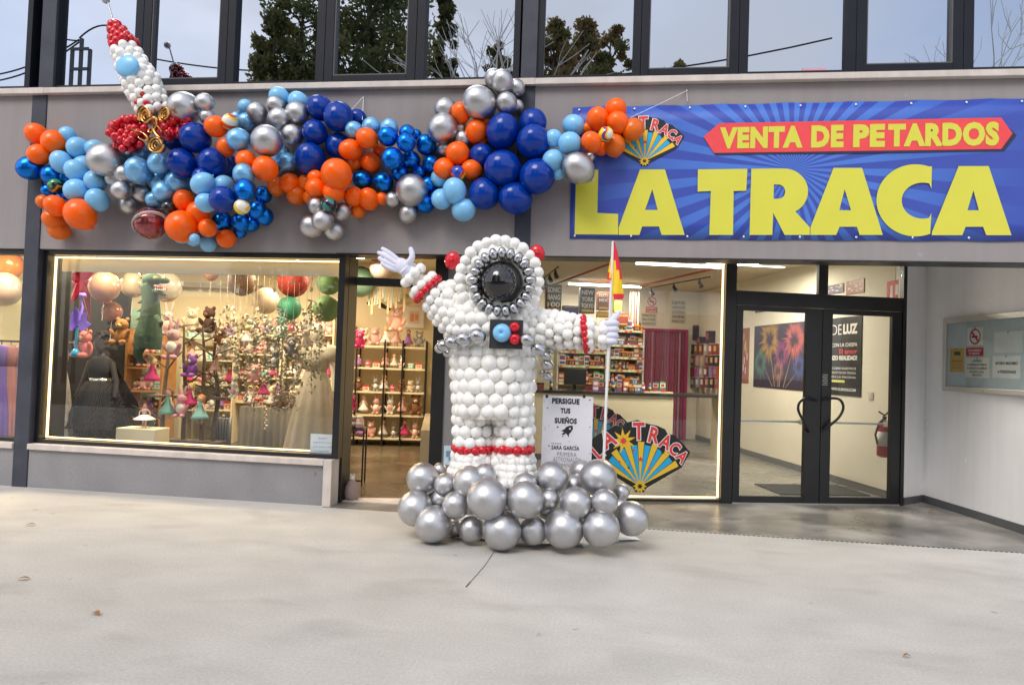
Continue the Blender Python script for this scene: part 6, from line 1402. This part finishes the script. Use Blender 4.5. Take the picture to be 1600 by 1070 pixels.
# tall boxes on top with their print
def tallbox(x0, x1, y0, y1, off, cols, txt, label):
    a_ = A.hit(x0, y1, off); b_ = A.hit(x1, y0, off); t = empty('firework_box', A.W((a_[0]+b_[0])/2, a_[1], off), label, 'box', 'large firework boxes on top of the shelves')
    MB().pbox(A, a_[0], b_[0], a_[1], b_[1], off, off-.18).build('carton', flat(cols[0], .4), t, .004)
    w = b_[0]-a_[0]; h_ = b_[1]-a_[1]; m_ = MB()
    for q, tt in enumerate(txt): put_text(m_, tt, A, a_[0]+w*.08, b_[0]-w*.08, a_[1]+h_*(.72-.26*q), a_[1]+h_*(.90-.26*q), off+.003, bold=.03)
    m_.build('print', flat(cols[1], .4), t)
    MB().pbox(A, a_[0]+w*.1, b_[0]-w*.1, a_[1]+h_*.05, a_[1]+h_*.16, off+.003, off+.0005).build('stripe', flat(cols[2], .4), t)
WH = (.8, .78, .7)
for a_ in ((853, 878, 445, 488, -5.5, ((.09, .09, .08), WH, (.5, .4, .1)), ('SONIC', 'BANG', '100'), 'dark tall firework box at the left end above the shelves'),
           (906, 930, 450, 489, -5.7, (BLKc, WH, (.6, .5, .2)), ('NEW', 'YORK', 'TOKYO'), 'black tall box lettered with city names'),
           (934, 952, 457, 484, -5.8, ((.3, .1, .06), WH, YLc), ('PARTY', 'MIX'), 'brown red box right of the city box'),
           (880, 904, 478, 490, -5.6, (BLU, YLc, RDc), ('SHOW',), 'flat blue box on the shelf top'),
           (934, 956, 487, 495, -5.8, (YLc, RDc, RDc), ('OFERTA',), 'yellow strip box on the shelf top'),
           (965, 982, 490, 508, -6.0, ((.35, .06, .05), YLc, YLc), ('BOOM',), 'red box beside the white glove'),
           (960, 972, 470, 488, -6.05, ((.3, .45, .05), YLc, WH), ('XL',), 'lime green box behind the flag')): tallbox(*a_)
for i in range(4):
    x = 984+i*4.3; a_ = A.hit(x, 508, -6.1); b_ = A.hit(x+3, 456, -6.1); o = MB().tube([A.W(a_[0], a_[1], -6.1), A.W(a_[0], b_[1], -6.1)], .022, 10).build('rocket_tube', flat((.6, .56, .5) if i % 2 else (.5, .3, .25)), org=A.W(a_[0], a_[1], -6.1)); tag(o, ('pale', 'reddish')[1-i % 2]+' long firework tube, %s in the bundle right of the flag' % ORD[i], 'firework tube', 'firework tubes')
# no smoking sign and papers on the back wall
def wsheet(x0, x1, y0, y1, col, name, label, rows=(), ink=(.1, .1, .1), off=-6.99):
    a_ = A.hit(x0, y1, off); b_ = A.hit(x1, y0, off); t = empty(name, A.W((a_[0]+b_[0])/2, a_[1], off), label, name.replace('_', ' '))
    MB().pbox(A, a_[0], b_[0], a_[1], b_[1], off+.002, off-.008).build('sheet', flat(col, .5), t)
    if rows:
        m_ = MB(); w = b_[0]-a_[0]; h_ = b_[1]-a_[1]
        for q, tt in enumerate(rows): put_text(m_, tt, A, a_[0]+w*.08, b_[0]-w*.08, b_[1]-h_*(q+.8)/len(rows), b_[1]-h_*(q+.25)/len(rows), off+.004, bold=.02)
        m_.build('print', flat(ink), t)
    return t, a_, b_
t, a_, b_ = wsheet(1010, 1027, 463, 479, (.82, .8, .75), 'warning_sign', 'round no smoking sign on the rear wall of the right shop'); nosmoke(A, (a_[0]+b_[0])/2, (a_[1]+b_[1])/2, (b_[1]-a_[1])*.44, -6.985, t)
wsheet(1009, 1027, 480, 488, (.6, .04, .04), 'red_sign', 'red strip sign under the no smoking sign', ('PROHIBIDO', 'FUMAR'), (.85, .8, .75))
wsheet(1001, 1026, 490, 508, (.6, .57, .48), 'paper_notice', 'printed notice under the red strip sign', ('NORMAS DE USO', 'PARA LA VENTA', 'DE ARTICULOS'))
wsheet(1048, 1072, 470, 505, (.62, .6, .5), 'price_list', 'pale list of small print right of the no smoking sign', ('LISTA', 'ARTICULOS', 'CATEGORIA', 'EDAD MINIMA', 'PRECIO'))
# magenta curtain in the rear doorway
u0 = A.hit(1003, 640, -6.75)[0]; u1 = A.hit(1067, 640, -6.75)[0]; ztc = A.hit(1035, 518, -6.75)[1]
ct = empty('bead_curtain', A.W((u0+u1)/2, 0, -6.75), 'magenta striped strip curtain in the rear doorway of the right shop', 'curtain')
MB().pbox(A, u0-.05, u0, 0, ztc+.06, -6.72, -6.99).pbox(A, u1, u1+.07, 0, ztc+.06, -6.72, -6.99).pbox(A, u0, u1, ztc, ztc+.06, -6.721, -6.99).build('door_frame', flat((.30, .02, .10), .4), ct)
r7 = random.Random(7); n = 30
for i in range(n):
    a_ = u0+(u1-u0)*i/n; MB().pbox(A, a_+.002, a_+(u1-u0)/n-.004, .03, ztc-.001, -6.75-.02*(i % 2), -6.758-.02*(i % 2)).build('strip', flat(((.36, .05, .14), (.22, .02, .08), (.46, .26, .28), (.28, .07, .12))[r7.randrange(4)], .35), ct)
# monitor, till things and small boxes on the counter
u, _ = A.hit(897, 600, CN-.35); z0 = zc+.001; mo = empty('monitor', A.W(u, z0, CN-.3), 'black computer monitor seen from the back on the counter', 'monitor'); wu = (A.hit(915, 600, CN-.3)[0]-A.hit(881, 600, CN-.3)[0]); zt_ = A.hit(897, 576, CN-.3)[1]
MB().pbox(A, u-wu/2, u+wu/2, zt_-wu*.72, zt_, CN-.26, CN-.30).build('screen', flat((.02, .02, .022), .35), mo, .006); MB().pbox(A, u-.03, u+.03, z0+.01, zt_-wu*.72+.05, CN-.301, CN-.33).pbox(A, u-.11, u+.11, z0, z0+.012, CN-.22, CN-.40).build('foot', M['black'], mo)
stock(A, uc0+.5, A.hit(878, 600, CN)[0]-.05, zc, CN-.2, goods, 7, 'left end of dark counter', 'goods on the counter', .9)
stock(A, A.hit(922, 600, CN)[0], A.hit(1050, 600, CN)[0], zc, CN-.35, goods, 13, 'right half of dark counter', 'goods on the counter', .85)
for q in range(5):
    u, _ = A.hit(1010+q*9, 604, CN-.1); o = MB().pbox(A, u-.05, u+.05, zc+.001, zc+.02, CN-.05, CN-.18).pbox(A, u-.045, u+.045, zc+.0205, zc+.028, CN-.055, CN-.175, 1).build('flyer_stack', [flat((.75, .7, .6)), flat(((.7, .1, .05), (.8, .5, .05), (.7, .68, .6))[q % 3])], org=A.W(u, zc, CN-.1)); tag(o, 'small pile of flyers lying on the counter, %s from the left' % ORD[q], 'flyers', 'flyer piles on the counter')
# hanging rack on the right inner wall with packages
RWp = VP(wl(6.80, 6.99), wl(6.80, .1))
def rw(x, y, off=.01): return RWp.hit(x, y, off)
cr = random.Random(31)
for ri, y in enumerate((545, 563, 581, 597)):
    for k in range(7):
        x = 1075+k*7.6+(ri % 2)*2; u, z = rw(x, y, .12); c = cr.choice([BLKc, (.25, .05, .05), GRY, PUR, (.5, .4, .3), RDc, (.12, .1, .1)]); m_ = MB().pbox(RWp, u-.085, u+.085, z-.12, z+.10, .17, .12).pbox(RWp, u-.06, u+.06, z-.05, z+.06, .174, .1703, 1).tube([RWp.W(u, z+.11, .0), RWp.W(u, z+.11, .20)], .005, 5, 2)
        o = m_.build('hanging_packet', [flat(c), flat(cr.choice([YLc, WHT, RDc, PINK, GRY])), M['wretail']], org=RWp.W(u, z, .0)); tag(o, 'packet hanging on the side wall rack, %s row down, %s from the rear' % (ORD[ri], ORD[k]), 'packet', 'packets hanging on the side wall rack')
for i, (x, y, w_, h_) in enumerate(((1083, 520, .22, .34), (1108, 528, .2, .3), (1094, 534, .18, .22))):
    u, z = rw(x, y, .1); m_ = MB().pbox(RWp, u-w_/2, u+w_/2, z-h_/2, z+h_/2, .14, .01).pbox(RWp, u-w_*.35, u+w_*.35, z-h_*.1, z+h_*.35, .144, .1405, 1); o = m_.build('display_carton', [flat((.06, .05, .09)), flat((.5, .12, .12))], org=RWp.W(u, z, 0)); tag(o, 'dark printed carton on the side wall above the rack, %s from the rear' % ORD[i], 'carton')
# posters on the right inner wall seen through the doors
def wposter(name, x0, x1, y0, y1, col, label, xm=None):
    a_ = rw(x0, (y0+y1)/2); b_ = rw(x1, (y0+y1)/2); zt_ = rw(x0, y0)[1]; zb_ = rw(x0, y1)[1]; t = empty(name, RWp.W((a_[0]+b_[0])/2, zb_, .005), label, 'poster')
    MB().pbox(RWp, a_[0], b_[0], zb_, zt_, .012, .001).build('panel', flat(col, .4), t, .002); return t, a_[0], b_[0], zb_, zt_
t, a_, b_, zb_, zt_ = wposter('firework_poster', 1178, 1262, 510, 604, (.03, .02, .045), 'large poster of bursting gold, pink and green fireworks seen through the left door leaf')
fw_ = random.Random(3)
def burst(cu, cz, R_, col, nm, n=46):
    m_ = MB()
    for i in range(n):
        a = 2*pi*i/n+fw_.uniform(-.03, .03); r0 = R_*fw_.uniform(.1, .35); r1 = R_*fw_.uniform(.7, 1.15); w = R_*.014
        p = [(cu+cos(a)*r0, cz+sin(a)*r0), (cu+cos(a+.02)*r1*.6+(-sin(a))*w, cz+sin(a+.02)*r1*.6+cos(a)*w), (cu+cos(a)*r1, cz+sin(a)*r1-R_*.05), (cu+cos(a)*r1*.6-(-sin(a))*w, cz+sin(a)*r1*.6-cos(a)*w)]
        p = [(min(max(x, a_+.01), b_-.01), min(max(z, zb_+.01), zt_-.01)) for x, z in p]
        m_.add([RWp.W(x, z, .0135) for x, z in p], [(0, 1, 2, 3)])
    m_.build('burst_print', flat(col, .4), t)
w, h_ = b_-a_, zt_-zb_
burst(a_+w*.32, zb_+h_*.76, w*.22, (.75, .42, .05), 1); burst(a_+w*.78, zb_+h_*.74, w*.21, (.80, .18, .14), 1); burst(a_+w*.14, zb_+h_*.40, w*.16, (.10, .35, .22), 1); burst(a_+w*.55, zb_+h_*.52, w*.16, (.45, .08, .28), 1); burst(a_+w*.86, zb_+h_*.36, w*.13, (.08, .14, .45), 1); burst(a_+w*.5, zb_+h_*.28, w*.12, (.5, .2, .1), 1)
m_ = MB()
for x, k in ((.32, .7), (.78, .68), (.5, .5), (.57, .6), (.2, .38), (.9, .35)):
    x0 = a_+w*(.5+(x-.5)*.35); m_.add([RWp.W(x0-.006, zb_+.03, .014), RWp.W(x0+.006, zb_+.03, .014), RWp.W(a_+w*x, zb_+h_*k, .014)], [(0, 1, 2)])
m_.build('trail_print', flat((.8, .6, .4), .4), t)
t, a_, b_, zb_, zt_ = wposter('slogan_poster', 1286, 1346, 499, 615, (.015, .016, .018), 'black poster with white and red slogan lettering seen through the right door leaf')
w, h_ = b_-a_, zt_-zb_; m_ = MB(); m2 = MB(); m3 = MB(); m2b = MB()
put_text(m_, 'S', RWp, a_+w*.06, a_+w*.20, zb_+h_*.78, zb_+h_*.91, .0135, bold=.03); put_text(m_, 'DE', RWp, a_+w*.24, a_+w*.50, zb_+h_*.78, zb_+h_*.91, .0135, bold=-.01); put_text(m2b, 'LUZ', RWp, a_+w*.54, a_+w*.90, zb_+h_*.78, zb_+h_*.91, .0135, bold=.05)
put_text(m_, '¡CON LA CHISPA', RWp, a_+w*.22, a_+w*.90, zb_+h_*.61, zb_+h_*.67, .0135, bold=.01); put_text(m2, 'El amor', RWp, a_+w*.45, a_+w*.9, zb_+h_*.53, zb_+h_*.595, .0135, bold=.01); put_text(m_, 'HIZO REALIDAD!', RWp, a_+w*.2, a_+w*.9, zb_+h_*.45, zb_+h_*.51, .0135, bold=.04)
for q in range(3): put_text(m_, ('DESCUBRE NUESTROS', 'PRODUCTOS EN TIENDA', 'O EN LA PAGINA')[q], RWp, a_+w*.15, a_+w*.88, zb_+h_*(.33-.055*q), zb_+h_*(.36-.055*q), .0135)
m3.pbox(RWp, a_+w*.15, a_+w*.6, zb_+h_*.165, zb_+h_*.195, .0138, .0122); put_text(m_, 'WWW.SUENOS.COM', RWp, a_+w*.2, a_+w*.88, zb_+h_*.06, zb_+h_*.095, .0135, bold=.03)
m_.build('lettering_print', flat((.78, .76, .7)), t); m2b.build('bold_print', flat((.78, .76, .7)), t); m2.build('red_print', flat((.75, .06, .08)), t); m3.build('yellow_bar', flat((.7, .65, .1)), t)
for nm, x0, x1, y0, y1, c1, c2, lab in (('small_poster', 1292, 1318, 447, 461, (.2, .18, .25), (.6, .5, .35), 'small colourful poster high behind the right transom pane, left one'), ('small_poster', 1322, 1350, 440, 461, (.35, .15, .12), (.7, .55, .4), 'small colourful poster high behind the right transom pane, right one'), ('narrow_poster', 1160, 1170, 513, 598, (.35, .12, .08), (.6, .5, .2), 'narrow red and yellow poster at the left edge of the left door leaf'), ('dark_poster', 1180, 1222, 479, 489, (.04, .04, .05), (.4, .35, .25), 'dark strip poster just under the door transom beam')):
    t, a_, b_, zb_, zt_ = wposter(nm, x0, x1, y0, y1, c1, lab); w, h_ = b_-a_, zt_-zb_; m_ = MB()
    for q in range(9): x = a_+w*cr.uniform(.06, .8); z = zb_+h_*cr.uniform(.08, .8); m_.pbox(RWp, x, x+w*.13, z, z+h_*.12, .0132+.0002*q, .0125, q % 2)
    m_.build('print', [flat(c2), flat((.7, .65, .6))], t)
u, z = rw(1397, 455, .02); o = MB().pbox(RWp, u-.15, u+.15, z-.15, z+.14, .015, .001).pbox(RWp, u-.08, u-.03, z-.09, z+.08, .017, .0155, 1).pbox(RWp, u+.02, u+.07, z-.05, z+.08, .017, .0155, 1).build('extinguisher_sign', [flat((.65, .03, .03)), flat(WHT)], org=RWp.W(u, z, 0)); tag(o, 'red extinguisher sign high beside the right door frame', 'sign')
u, z = rw(1360, 618); o = MB().pbox(RWp, u-.05, u+.05, z-.05, z+.05, .014, .001).pbox(RWp, u-.03, u+.03, z-.03, z+.03, .018, .0145).build('light_switch', flat((.7, .66, .55)), org=RWp.W(u, z, 0)); tag(o, 'cream light switch on the wall seen through the right door leaf', 'switch')
u, z = rw(1381, 714, .12); u2, z2 = rw(1381, 655, .12); ex = empty('fire_extinguisher', RWp.W(u, z, .12), 'red fire extinguisher on the wall behind the right door leaf', 'fire extinguisher'); c = RWp.W(u, z, .12); H_ = z2-z
MB().lathe(c, [(.05, 0), (.085, .02), (.085, H_*.82), (.06, H_*.92), (.025, H_*.97)], 0, 24).build('cylinder', flat((.5, .02, .025), .3), ex); MB().lathe(c+Vector((0, 0, H_*.98)), [(.022, 0), (.026, .05)], 0, 12).tube([c+Vector((0, 0, H_+.05)), c+Vector((-.08, -.02, H_+.10))], .01, 6).tube([c+Vector((0, 0, H_+.05)), c+Vector((.06, -.02, H_+.12))], .01, 6).build('valve', M['black'], ex)
MB().tube([c+Vector((0, 0, H_+.02)), c+Vector((-.09, -.06, H_*.9)), c+Vector((-.13, -.06, H_*.6)), c+Vector((-.10, -.05, H_*.35))], .013, 8).build('hose', M['black'], ex); MB().lathe(c+Vector((0, 0, H_*.3)), [(.0862, 0), (.0862, H_*.38)], 0, 24).build('label_band', flat((.7, .66, .6)), ex)
u, z = rw(1300, 770); c = RWp.W(rw(1330, 760)[0]+.2, 0, .9); o = MB().pbox(A, A.hit(1200, 760, -.9)[0], A.hit(1335, 770, -.9)[0], .001, .012, -.55, -1.3).build('door_mat', flat((.045, .045, .045), .9), org=c); tag(o, 'dark door mat on the floor inside the double door', 'mat')
